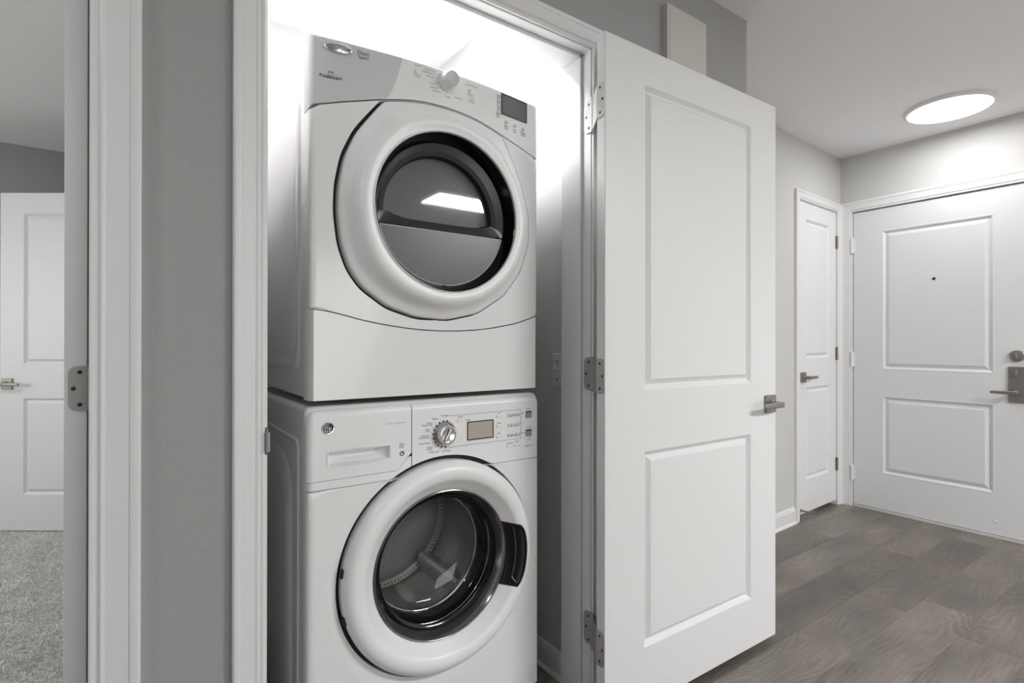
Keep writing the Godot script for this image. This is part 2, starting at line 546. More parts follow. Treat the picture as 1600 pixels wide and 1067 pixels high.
func plank_floor() -> void:
	var fl := struct("floor", wall_mesh([[-3.12, 4.2, -0.1, -0.004, -0.13, 5.12], [1.89, 4.2, -0.1, -0.004, -1.0, -0.13], [0.08, 1.3, -0.1, -0.004, -1.23, -0.13]]), mat(Color8(104, 95, 88), 0.6), "grey-brown oak-look plank floor of the hall and entry", "floor")
	var mats := []
	for tex in plank_images():
		for tone in [0.9, 0.97, 1.03]:
			var m := mat(Color(minf(tone, 1.0), minf(tone, 1.0), minf(tone, 1.0)), 0.42 - 0.04 * tone)
			if tone > 1.0: m.albedo_color = Color(1.0, 1.0, 1.0)
			m.albedo_texture = tex
			if tone < 1.0: m.albedo_color = Color(tone - 0.03, tone - 0.035, tone - 0.04)
			mats.push_back(m)
	var pitch := 0.19
	var length := 1.22
	var ends := [0.35, 0.8, 0.05, 0.55]
	for row in range(-6, 12):
		var z0 := 0.34 + pitch * (row - 2)
		if z0 > 2.3: break
		var z1 := z0 + pitch
		var spans := []
		var back := z1 <= -0.03
		if not back: spans = [[-1.4, 4.08]]
		else:
			if z0 > -0.66: spans.push_back([2.017, 4.08])
			spans.push_back([0.2, 1.174])
		var start: float = -1.4 - fposmod(row * 0.437 + ends[posmod(row, 4)] * 0.3, 1.0) * length
		if row == 2: start = 2.84 - 4 * length
		if row == 3: start = 2.6 - 4 * length
		for sp in spans:
			var x := start
			while x < sp[1]:
				var a: float = maxf(x, sp[0])
				var c: float = minf(x + length, sp[1])
				var id := rng.randi() % mats.size()
				if row == 2 and absf(x - (2.84 - length)) < 0.01: id = 5
				if row == 3 and absf(x - (2.6 - length)) < 0.01: id = 8
				if c - a > 0.02:
					var b := MB.new()
					var g := 0.00015
					var bev := 0.0006
					var A := Vector3(a + g, 0, z0 + g)
					var B := Vector3(c - g, 0, z1 - g)
					var rings := []
					for p in [[0.0, -0.004], [0.0, -0.0006], [bev, 0.0]]:
						rings.push_back(PackedVector3Array([Vector3(A.x + p[0], p[1], B.z - p[0]), Vector3(B.x - p[0], p[1], B.z - p[0]), Vector3(B.x - p[0], p[1], A.z + p[0]), Vector3(A.x + p[0], p[1], A.z + p[0])]))
					b.loft(rings)
					b.quad(rings[2][0], rings[2][1], rings[2][2], rings[2][3])
					var flip := rng.randf() < 0.5
					for q in b.v:
						var s := Vector2((q.x - x) / length, (q.z - z0) / pitch)
						b.uv.push_back(Vector2(1 - s.x, 1 - s.y) if flip else s)
					part(fl, "plank", b, mats[id], 10.0)
				x += length
func carpet() -> void:
	var m := painted(Color8(200, 199, 195), 0.95, 0.5, 0.35, 3.0)
	var f := struct("floor_bedroom", wall_mesh([[-3.6, 0.08, -0.1, -0.002, -3.67, -0.13]]), m, "light grey bedroom carpet seen through the left doorway", "carpet")
	var b := MB.new()
	for k in 5:
		var a := TAU * k / 5.0
		var d := Vector3(cos(a), 0, sin(a))
		var s := Vector3(-d.z, 0, d.x) * 0.0026
		var o := d * 0.0026
		var tip := d * (0.0045 + 0.001 * (k % 2)) + Vector3(0, 0.0085 + 0.001 * (k % 3), 0)
		b.tri(o - s, o + s, tip + s * 0.5)
		b.tri(o - s, tip + s * 0.5, tip - s * 0.5)
	var mm := MultiMesh.new()
	mm.transform_format = MultiMesh.TRANSFORM_3D
	mm.use_colors = true
	mm.mesh = b.mesh(Vector3.ZERO, 60.0)
	var spots := []
	var nz := FastNoiseLite.new()
	nz.seed = 3
	nz.frequency = 5.0
	var z := -3.3
	while z < -0.16:
		# only as far left as the doorway lets one see, with a margin for a step aside
		var xl := -1.15
		var x := xl
		while x < -0.045:
			spots.push_back(Vector3(x + rng.randf_range(-0.003, 0.003), -0.002, z + rng.randf_range(-0.003, 0.003)))
			x += 0.0072
		z += 0.0072
	mm.instance_count = spots.size()
	for i in spots.size():
		var p: Vector3 = spots[i]
		var lean := nz.get_noise_2d(p.x, p.z)
		var bs := Basis(Vector3(1, 0, 0.4).normalized(), lean * 0.9) * Basis(Vector3.UP, rng.randf() * TAU) * Basis().scaled(Vector3.ONE * rng.randf_range(0.8, 1.25))
		mm.set_instance_transform(i, Transform3D(bs, p))
		var c := rng.randf_range(0.66, 1.0)
		mm.set_instance_color(i, Color(c, c * 0.985, c * 0.955))
	var o := MultiMeshInstance3D.new()
	o.name = "carpet_pile"
	o.multimesh = mm
	var pm := mat(Color.WHITE, 0.95)
	pm.vertex_color_use_as_albedo = true
	o.material_override = pm
	o.set_meta("kind", "stuff")
	f.add_child(o, true)

# ------------------------------------------------------------------ casings, jambs, baseboards
const CASING := [Vector2(0, 0), Vector2(0, 0.0075), Vector2(0.0015, 0.009), Vector2(0.0055, 0.009), Vector2(0.0065, 0.0078), Vector2(0.010, 0.0078), Vector2(0.0112, 0.0105), Vector2(0.0135, 0.0125),
	Vector2(0.0165, 0.0118), Vector2(0.018, 0.011), Vector2(0.034, 0.0128), Vector2(0.044, 0.0142), Vector2(0.0455, 0.0162), Vector2(0.050, 0.0175), Vector2(0.055, 0.0172), Vector2(0.058, 0.0145), Vector2(0.058, 0)]
const BASE := [Vector2(0, 0), Vector2(0, 0.020), Vector2(0.006, 0.019), Vector2(0.013, 0.014), Vector2(0.015, 0.0115), Vector2(0.066, 0.0115), Vector2(0.072, 0.0105), Vector2(0.079, 0.007), Vector2(0.086, 0.005), Vector2(0.09, 0.0)]

func casing(called: String, t: Transform3D, x0: float, x1: float, top: float, k: float, label: String, jamb: float, legs := [true, true]) -> Node3D:
	# opening x0..x1 wide and top high in the wall's own frame (z out of the wall); k scales the profile's width
	var o := thing(called, t * Vector3((x0 + x1) / 2, 0, 0))
	tag(o, label, "door casing", "structure")
	var prof := []
	for p in CASING: prof.push_back(Vector2(p.x * k, p.y))
	var b := MB.new()
	if legs[0]:
		b.xf = t
		b.molding(prof, Vector3(x0, 0, 0), Vector3(x0, top, 0), Vector3.LEFT, Vector3.BACK, 0, 1)
		part(o, "casing_leg", b, M.trim, 20.0)
	if legs[1]:
		b = MB.new()
		b.xf = t
		b.molding(prof, Vector3(x1, 0, 0), Vector3(x1, top, 0), Vector3.RIGHT, Vector3.BACK, 0, 1)
		part(o, "casing_leg", b, M.trim, 20.0)
	b = MB.new()
	b.xf = t
	b.molding(prof, Vector3(x0, top, 0), Vector3(x1, top, 0), Vector3.UP, Vector3.BACK, 1, 1)
	part(o, "casing_head", b, M.trim, 20.0)
	return o

func trims() -> void:
	var I := Transform3D.IDENTITY
	# laundry closet: casing, jambs with stops, strike plate
	var o := casing("trim_1", I, 0.218, 1.158, 2.052, 1.05, "white moulded casing and jambs around the laundry closet opening", 0.13)
	var b := MB.new()
	b.box(Vector3(0.2115, 1.03, -0.066), Vector3(0.019, 2.06, 0.130), 0.001)
	b.box(Vector3(0.226, 1.02, -0.084), Vector3(0.010, 2.04, 0.092), 0.0015)
	part(o, "jamb", b, M.trim)
	b = MB.new()
	b.box(Vector3(1.1645, 1.03, -0.066), Vector3(0.019, 2.06, 0.130), 0.001)
	b.box(Vector3(1.150, 1.02, -0.084), Vector3(0.010, 2.04, 0.092), 0.0015)
	part(o, "jamb", b, M.trim)
	b = MB.new()
	b.box(Vector3(0.688, 2.0575, -0.066), Vector3(0.934, 0.017, 0.130), 0.001)
	b.box(Vector3(0.688, 2.044, -0.084), Vector3(0.914, 0.012, 0.092), 0.0015)
	part(o, "head_jamb", b, M.trim)
	b = MB.new()
	b.xf = Transform3D(Basis(Vector3.UP, PI / 2), Vector3(0.2211, 0.927, -0.006))
	b.rslab(0.036, 0.057, 0.0, 0.0016, 0.008, 0.0005)
	b.xf = I
	b.tube(PackedVector3Array([Vector3(0.2222, 0.907, 0.0135), Vector3(0.2222, 0.947, 0.0135)]), 0.0042, 8)
	part(o, "strike_plate", b, M.leaf)
	# bedroom doorway
	o = casing("trim_2", I, -0.9, -0.0705, 2.05, 1.32, "white moulded casing of the bedroom doorway at the left", 0.13)
	b = MB.new()
	b.box(Vector3(-0.0675, 1.03, -0.066), Vector3(0.007, 2.06, 0.130), 0.001)
	b.box(Vector3(-0.8935, 1.03, -0.066), Vector3(0.013, 2.06, 0.130), 0.001)
	part(o, "jamb", b, M.trim)
	# narrow door in the recess
	o = casing("trim_3", recess_xf(), -0.640, -0.066, 2.052, 0.98, "white casing around the narrow door beside the entry", 0.12)
	b = MB.new()
	b.xf = recess_xf()
	b.box(Vector3(-0.6435, 1.027, -0.06), Vector3(0.007, 2.055, 0.12))
	b.box(Vector3(-0.0605, 1.027, -0.06), Vector3(0.011, 2.055, 0.12))
	b.box(Vector3(-0.352, 2.052, -0.06), Vector3(0.574, 0.008, 0.12))
	part(o, "jamb", b, M.trim)
	# front door, its wall's frame: x runs along +z, z out of the wall towards -x
	var E := entry_xf()
	o = casing("trim_4", E, -0.447, 0.478, 2.045, 1.2, "white wide casing around the front door", 0.12)
	b = MB.new()
	b.xf = E
	b.box(Vector3(-0.4495, 1.02, -0.06), Vector3(0.005, 2.05, 0.12))
	b.box(Vector3(0.479, 1.02, -0.06), Vector3(0.004, 2.05, 0.12))
	b.box(Vector3(0.0155, 2.0475, -0.06), Vector3(0.925, 0.006, 0.12))
	part(o, "jamb", b, M.trim)
	# baseboards
	b = MB.new()
	b.molding(BASE, Vector3(1.174, -0.002, -0.13), Vector3(1.174, -0.002, -1.11), Vector3.UP, Vector3.LEFT, 0, 0)
	struct("baseboard_closet", b, M.trim, "white baseboard along the closet side wall right of the washer", "baseboard", 20.0)
	b = MB.new()
	b.xf = recess_xf()
	b.molding(BASE, Vector3(-2.05, 0, 0), Vector3(-0.700, 0, 0), Vector3.UP * 1.15, Vector3.BACK, 0, 0)
	struct("baseboard_recess", b, M.trim, "white baseboard left of the narrow door by the entry", "baseboard", 20.0)
	b = MB.new()
	b.molding(BASE, Vector3(-0.04, 0, -1.95), Vector3(-0.04, 0, -0.13), Vector3.UP, Vector3.LEFT, 0, 0)
	struct("baseboard_bedroom", b, M.trim, "white baseboard along the bedroom wall behind the opened door", "baseboard", 20.0)
	b = MB.new()
	b.molding(BASE, Vector3(-3.48, 0, -3.55), Vector3(-0.04, 0, -3.55), Vector3.UP, Vector3.BACK, 0, 0)
	struct("baseboard_bedroom_back", b, M.trim, "white baseboard along the far bedroom wall", "baseboard", 20.0)
	b = MB.new()
	b.molding(BASE, Vector3(1.225, 0, 0), Vector3(2.017, 0, 0), Vector3.UP, Vector3.BACK, 0, 0)
	struct("baseboard_front", b, M.trim, "white baseboard behind the opened closet door", "baseboard", 20.0)

func entry_xf() -> Transform3D:     # local x = world +z, local z = world -x
	return Transform3D(Basis(Vector3(0, 0, 1), Vector3.UP, Vector3(-1, 0, 0)), Vector3(4.08, 0, 0))

# ------------------------------------------------------------------ doors
const PANEL := [Vector2(0, 0), Vector2(0.002, -0.0008), Vector2(0.0135, -0.0125), Vector2(0.0155, -0.0132), Vector2(0.0175, -0.0128), Vector2(0.0325, -0.0022), Vector2(0.035, -0.0018)]
const PANEL_STEEL := [Vector2(0, 0), Vector2(0.003, 0.0009), Vector2(0.007, 0.0008), Vector2(0.010, -0.0010), Vector2(0.020, -0.0098), Vector2(0.0225, -0.0104), Vector2(0.025, -0.0100), Vector2(0.044, -0.0014), Vector2(0.048, -0.001)]

func rect_ring(r: Rect2, ins: float, z: float) -> PackedVector3Array:
	var a := r.position + Vector2.ONE * ins
	var c := r.end - Vector2.ONE * ins
	return PackedVector3Array([Vector3(a.x, a.y, z), Vector3(c.x, a.y, z), Vector3(c.x, c.y, z), Vector3(a.x, c.y, z)])

func door_slab(called: String, t: Transform3D, w: float, y0: float, y1: float, th: float, panels: Array, prof: Array, m: Material, label: String) -> Node3D:
	# t: x along the leaf from one edge, z out of the face that carries panels; panels bottom to top, all of one width
	var o := thing(called, t.origin)
	tag(o, label, "door", "structure")
	var b := MB.new()
	b.xf = t
	var px0: float = panels[0].position.x
	var px1: float = panels[0].end.x
	var f := func(x0: float, ya: float, x1: float, yb: float, z: float) -> void:
		b.quad(Vector3(x0, ya, z), Vector3(x1, ya, z), Vector3(x1, yb, z), Vector3(x0, yb, z))
	var e := 0.0015
	f.call(e, y0 + e, px0, y1 - e, 0.0)
	f.call(px1, y0 + e, w - e, y1 - e, 0.0)
	var y := y0 + e
	for r in panels:
		f.call(px0, y, px1, r.position.y, 0.0)
		y = r.end.y
	f.call(px0, y, px1, y1 - e, 0.0)
	var R := Rect2(0, y0, w, y1 - y0)
	b.loft([rect_ring(R, e, -th), rect_ring(R, 0, -th + e), rect_ring(R, 0, -e), rect_ring(R, e, 0)])
	b.cap(rect_ring(R, e, -th), true)
	part(o, "slab", b, m, 20.0)
	for r in panels:
		b = MB.new()
		b.xf = t
		var rings := []
		for p in prof: rings.push_back(rect_ring(r, p.x, p.y))
		b.loft(rings)
		b.cap(rings[-1])
		part(o, "panel", b, m, 18.0)
	return o

func leaf_plate(parent: Node, t: Transform3D, w: float, h: float, m: Material) -> void:
	# hinge leaf: x from 0 (pin side, square) to w (rounded corners), y centred, z outward
	var r := 0.015
	var poly := PackedVector2Array([Vector2(0, -h / 2)])
	for i in 7:
		var a := -PI / 2 + PI / 2 * i / 6.0
		poly.push_back(Vector2(w - r + r * cos(a), -h / 2 + r + r * sin(a)))
	for i in 7:
		var a := PI / 2 * i / 6.0
		poly.push_back(Vector2(w - r + r * cos(a), h / 2 - r + r * sin(a)))
	poly.push_back(Vector2(0, h / 2))
	var b := MB.new()
	b.xf = t
	b.prism(poly, -0.001, 0.0016)
	part(parent, "leaf", b, m)
	for s in [[w * 0.42, h * 0.36], [w * 0.74, 0.0], [w * 0.42, -h * 0.36]]:
		b = MB.new()
		b.xf = t
		b.lathe([Vector2(0.0042, 0.0014), Vector2(0.0041, 0.0020), Vector2(0.0030, 0.0021), Vector2(0.0002, 0.0019)], 14, Vector3(s[0], s[1], 0))
		part(parent, "screw", b, M.screw)

func lever(parent: Node, t: Transform3D, dir: float, m: Material, length := 0.108, plate := true) -> void:
	# square rose and a flat lever; t: z out of the door; dir +1 or -1 along x
	var o := Node3D.new()
	o.name = "door_handle"
	parent.add_child(o, true)
	o.position = t.origin - world_at(parent)
	var b := MB.new()
	if plate:
		b.xf = t
		b.rslab(0.066, 0.066, 0.0, 0.0095, 0.003, 0.002)
		part(o, "rose", b, m)
	b = MB.new()
	b.xf = t
	b.lathe([Vector2(0.0145, 0.008), Vector2(0.0145, 0.014), Vector2(0.0115, 0.018), Vector2(0.0105, 0.05), Vector2(0.0095, 0.053), Vector2(0.0002, 0.0535)], 24)
	part(o, "neck", b, m)
	b = MB.new()
	b.xf = t
	var rings := []
	for p in [[-0.013, 0.8], [-0.0115, 1.0], [0.02, 1.0], [length * 0.6, 0.9], [length - 0.003, 0.82], [length, 0.66]]:
		var hh: float = 0.0105 * p[1]
		var tt: float = 0.0058 * p[1]
		var zc := 0.0475 + 0.004 * sin(clampf(p[0] / length, 0, 1) * PI)
		var ring := PackedVector3Array()
		for q in MB.rr(tt * 2, hh * 2, 0.004, 3, Vector2.ZERO, 0): ring.push_back(Vector3(dir * p[0], q.y, zc + q.x * dir))
		rings.push_back(ring)
	if dir > 0: rings.reverse()
	b.loft(rings)
	b.cap(rings[0], true)
	b.cap(rings[-1])
	part(o, "lever", b, m, 40.0)

func doors() -> void:
	# 1: the laundry closet door, folded back flat along the hall wall; its closet side faces the hall
	var a := 0.021
	var t1 := Transform3D(Basis(Vector3.UP, -a), Vector3(1.101, 0, 0.1149))
	var w1 := 0.892
	var d := door_slab("door_1", t1, w1, 0.0225, 2.036, 0.035, [Rect2(0.164, 0.202, 0.566, 0.600), Rect2(0.164, 0.989, 0.566, 0.937)], PANEL, M.door, "white two-panel closet door opened flat against the wall beside the dryer")
	for y in [0.2445, 1.037, 1.8415]:
		var hinge := Node3D.new()
		hinge.name = "hinge"
		d.add_child(hinge, true)
		hinge.position = Vector3(1.148, y, 0.018) - world_at(d)
		var mh: Material = M.painted_leaf if y > 1.5 else M.leaf
		var b := MB.new()
		for k in 5:
			var y0: float = y - 0.0508 + k * 0.0203
			b.tube(PackedVector3Array([Vector3(1.1475, y0 + 0.0004, 0.0155), Vector3(1.1475, y0 + 0.0199, 0.0155)]), 0.0062, 12)
		b.tube(PackedVector3Array([Vector3(1.1475, y - 0.054, 0.0155), Vector3(1.1475, y + 0.054, 0.0155)]), 0.0045, 10)
		part(hinge, "barrel", b, mh)
		# jamb leaf, on the rebate of the jamb, and the link plate that reaches the door's edge
		leaf_plate(hinge, Transform3D(Basis(Vector3(0, 0, -1), Vector3.UP, Vector3(-1, 0, 0)), Vector3(1.1535, y, 0.008)), 0.036, 0.1016, mh)
		leaf_plate(hinge, Transform3D(t1.basis * Basis(Vector3(0, 0, 1), Vector3.UP, Vector3(-1, 0, 0)).orthonormalized(), t1 * Vector3(-0.0004, y, -0.0335)), 0.0325, 0.1016, mh)
		b = MB.new()
		var p0 := Vector3(1.1475, 0, 0.0155)
		var p1 := t1 * Vector3(-0.001, 0, -0.033)
		b.xf = Transform3D(Basis(Vector3(p1.x - p0.x, 0, p1.z - p0.z).normalized(), Vector3.UP, Vector3(p1.x - p0.x, 0, p1.z - p0.z).normalized().cross(Vector3.UP)), Vector3((p0.x + p1.x) / 2, y, (p0.z + p1.z) / 2))
		b.box(Vector3.ZERO, Vector3(p0.distance_to(p1), 0.1, 0.0022), 0.0004)
		part(hinge, "link", b, mh)
	lever(d, t1 * Transform3D(Basis.IDENTITY, Vector3(0.848, 0.905, 0)), -1.0, M.nickel)
	lever(d, t1 * Transform3D(Basis(Vector3.UP, PI), Vector3(0.848, 0.905, -0.035)), 1.0, M.nickel)
	# 2: front door
	var E := entry_xf()
	var t2 := E * Transform3D(Basis.IDENTITY, Vector3(-0.443, 0, -0.004))
	d = door_slab("door_2", t2, 0.917, 0.018, 2.038, 0.045, [Rect2(0.172, 0.255, 0.575, 0.525), Rect2(0.172, 0.955, 0.575, 0.935)], PANEL_STEEL, mat(g8(222), 0.4), "white two-panel front door with peephole and deadbolt under the entry lamp")
	for y in [0.235, 1.02, 1.81]:
		var b := MB.new()
		b.xf = t2
		b.tube(PackedVector3Array([Vector3(-0.004, y - 0.052, 0.011), Vector3(-0.004, y + 0.052, 0.011)]), 0.0095, 12)
		b.box(Vector3(-0.011, y, 0.0065), Vector3(0.014, 0.1, 0.004), 0.001)
		b.box(Vector3(0.006, y, 0.001), Vector3(0.014, 0.1, 0.004), 0.001)
		part(d, "hinge", b, M.door)
	var b := MB.new()
	b.xf = t2
	b.lathe([Vector2(0.0085, 0.0), Vector2(0.0085, 0.002), Vector2(0.006, 0.003), Vector2(0.0055, 0.001), Vector2(0.0002, 0.001)], 20, Vector3(0.459, 1.539, 0))
	part(d, "peephole", b, mat(g8(40, 2), 0.3, 0.6)).set_meta("label", "small dark round peephole")
	b = MB.new()
	b.xf = t2
	b.lathe([Vector2(0.033, 0.0), Vector2(0.033, 0.010), Vector2(0.030, 0.013), Vector2(0.018, 0.0145), Vector2(0.0002, 0.0145)], 36, Vector3(0.845, 1.062, 0))
	var db := part(d, "deadbolt", b, M.nickel)
	b = MB.new()
	b.xf = t2 * Transform3D(Basis(Vector3.BACK, 0.15), Vector3(0.845, 1.062, 0))
	b.rslab(0.011, 0.036, 0.014, 0.032, 0.005, 0.003)
	part(db, "thumb_turn", b, M.nickel)
	b = MB.new()
	b.xf = t2
	b.rslab(0.072, 0.205, 0.0, 0.009, 0.004, 0.0025, Vector2(0.843, 0.898))
	b.lathe([Vector2(0.004, 0.0085), Vector2(0.004, 0.0105), Vector2(0.0002, 0.011)], 12, Vector3(0.843, 0.815, 0))
	var esc := part(d, "lock_plate", b, M.nickel)
	b = MB.new()
	b.xf = t2
	b.rslab(0.013, 0.040, 0.008, 0.024, 0.006, 0.003, Vector2(0.843, 0.960))
	part(esc, "thumb_turn", b, M.nickel)
	lever(d, t2 * Transform3D(Basis.IDENTITY, Vector3(0.843, 0.853, 0.004)), -1.0, M.nickel, 0.105, false)
	b = MB.new()
	b.xf = t2
	for k in [[0.0, 0.004, 0.005, 0.006], [0.0042, 0.009, 0.010, 0.004], [0.010, 0.012, 0.014, 0.0075]]:
		b.box(Vector3(0.4585, 0.003 + k[0], 0.002 + k[3] / 2), Vector3(0.905, 0.004, k[3]), 0.0006)
	part(d, "door_sweep", b, M.trim)
	# small dents in the lower door
	for q in [[0.752, 0.095]]:
		b = MB.new()
		b.xf = t2
		b.lathe([Vector2(0.013, -0.0005), Vector2(0.010, 0.0009), Vector2(0.005, 0.0016), Vector2(0.0002, 0.0018)], 20, Vector3(q[0], q[1], 0))
		part(d, "dent", b, mat(g8(222), 0.4))
	# 3: narrow door in the recess
	var t3 := recess_xf() * Transform3D(Basis.IDENTITY, Vector3(-0.636, 0, -0.002))
	d = door_slab("door_3", t3, 0.566, 0.033, 2.046, 0.035, [Rect2(0.105, 0.245, 0.350, 0.600), Rect2(0.105, 1.035, 0.350, 0.905)], PANEL, M.door, "narrow white two-panel door standing in the corner beside the front door")
	for y in [0.287, 1.06, 1.84]:
		b = MB.new()
		b.xf = t3
		b.tube(PackedVector3Array([Vector3(0.569, y - 0.045, 0.0065), Vector3(0.569, y + 0.045, 0.0065)]), 0.0068, 10)
		b.box(Vector3(0.560, y, 0.0005), Vector3(0.016, 0.089, 0.003), 0.001)
		part(d, "hinge", b, M.nickel).set_meta("label", "satin nickel hinge")
	lever(d, t3 * Transform3D(Basis.IDENTITY, Vector3(0.058, 0.912, 0)), 1.0, M.nickel)
	b = MB.new()
	b.xf = t3
	b.lathe([Vector2(0.011, 0.0), Vector2(0.011, 0.004), Vector2(0.006, 0.008), Vector2(0.0055, 0.066), Vector2(0.0085, 0.068), Vector2(0.0085, 0.078), Vector2(0.0002, 0.079)], 16, Vector3(0.03, 0.062, 0))
	part(d, "door_stop", b, M.nickel)
	# 4: bedroom door, swung into the bedroom; only its hinge edge shows
	var t4 := Transform3D(Basis(Vector3(0, 0, 1), Vector3.UP, Vector3(-1, 0, 0)), Vector3(-0.117, 0, -0.94))
	d = door_slab("door_4", t4, 0.80, 0.012, 2.04, 0.036, [Rect2(0.15, 0.2, 0.5, 0.6), Rect2(0.15, 0.99, 0.5, 0.93)], PANEL, M.door, "white bedroom door seen on its hinge edge in the left doorway")
	for y in [0.25, 1.043, 1.885]:
		var hg := Node3D.new()
		hg.name = "hinge"
		d.add_child(hg, true)
		hg.position = Vector3(-0.078, y, -0.14) - world_at(d)
		b = MB.new()
		b.tube(PackedVector3Array([Vector3(-0.0745, y - 0.048, -0.1365), Vector3(-0.0745, y + 0.048, -0.1365)]), 0.0045, 10)
		part(hg, "barrel", b, M.leaf)
		leaf_plate(hg, Transform3D(Basis(Vector3(-1, 0, 0), Vector3.UP, Vector3(0, 0, 1)).orthonormalized(), Vector3(-0.0795, y, -0.14)), 0.031, 0.089, M.leaf)
	# 5: the bedroom's far door, ajar
	var t5 := Transform3D(Basis(Vector3.UP, -0.6147), Vector3(-0.668, 0, -3.128))
	d = door_slab("door_5", t5, 0.74, 0.012, 2.022, 0.035, [Rect2(0.14, 0.225, 0.46, 0.575), Rect2(0.14, 1.0, 0.46, 0.9)], PANEL, M.door, "white two-panel door standing ajar across the bedroom carpet")
	lever(d, t5 * Transform3D(Basis.IDENTITY, Vector3(0.047, 0.885, 0)), 1.0, M.nickel)

# ------------------------------------------------------------------ dryer
const DX := 0.682
const DW := 0.346
const DZ := -0.107
const D_SEAM := [Vector2(0.330, 1.693), Vector2(0.343, 1.706), Vector2(0.409, 1.725), Vector2(0.502, 1.750), Vector2(0.598, 1.770), Vector2(0.692, 1.774), Vector2(0.783, 1.766), Vector2(0.862, 1.748), Vector2(0.95, 1.727), Vector2(1.034, 1.708)]
const D_TOE := [Vector2(0.330, 1.214), Vector2(0.356, 1.2135), Vector2(0.40, 1.206), Vector2(0.463, 1.191), Vector2(0.54, 1.178), Vector2(0.61, 1.170), Vector2(0.70, 1.1665), Vector2(0.818, 1.173), Vector2(0.941, 1.193), Vector2(1.034, 1.219)]

func dz(x: float, y: float) -> float:      # the bowed front
	var s := clampf((y - 1.0) / 0.75, 0, 1)
	var q := clampf((x - DX) / DW, -1, 1)
	var z := DZ + 0.032 * s * (1 - q * q)
	var r := 0.012
	var d := DW - absf(x - DX)
	if d < r: z -= r - sqrt(maxf(r * r - (r - d) * (r - d), 0.0))
	return z

func d_patch(parent: Node, called: String, m: Material, xl: Callable, xr: Callable, yb: Callable, yt: Callable, proud: float, nx: int, ny: int, roll_top := 0.0) -> MeshInstance3D:
	var rows := []
	for i in ny + 1:
		var t := float(i) / ny
		var row := PackedVector3Array()
		var x0: float = xl.call(t)
		var x1: float = xr.call(t)
		for j in nx + 1:
			var f := float(j) / nx
			f = f - sin(TAU * f) / TAU * 0.55      # closer columns at the edges
			var x := lerpf(x0, x1, f)
			var y := lerpf(yb.call(x), yt.call(x), t)
			row.push_back(Vector3(x, y, dz(x, y) + proud))
		rows.push_back(row)
	if roll_top > 0.0:
		var top: PackedVector3Array = rows[-1]
		for k in range(1, 6):
			var a := PI / 2 * k / 5.0
			var row := PackedVector3Array()
			for p in top: row.push_back(p + Vector3(0, roll_top * sin(a), -roll_top * (1 - cos(a))))
			rows.push_back(row)
	var b := MB.new()
	b.skin(rows, -0.16)
	return part(parent, called, b, m, 40.0)

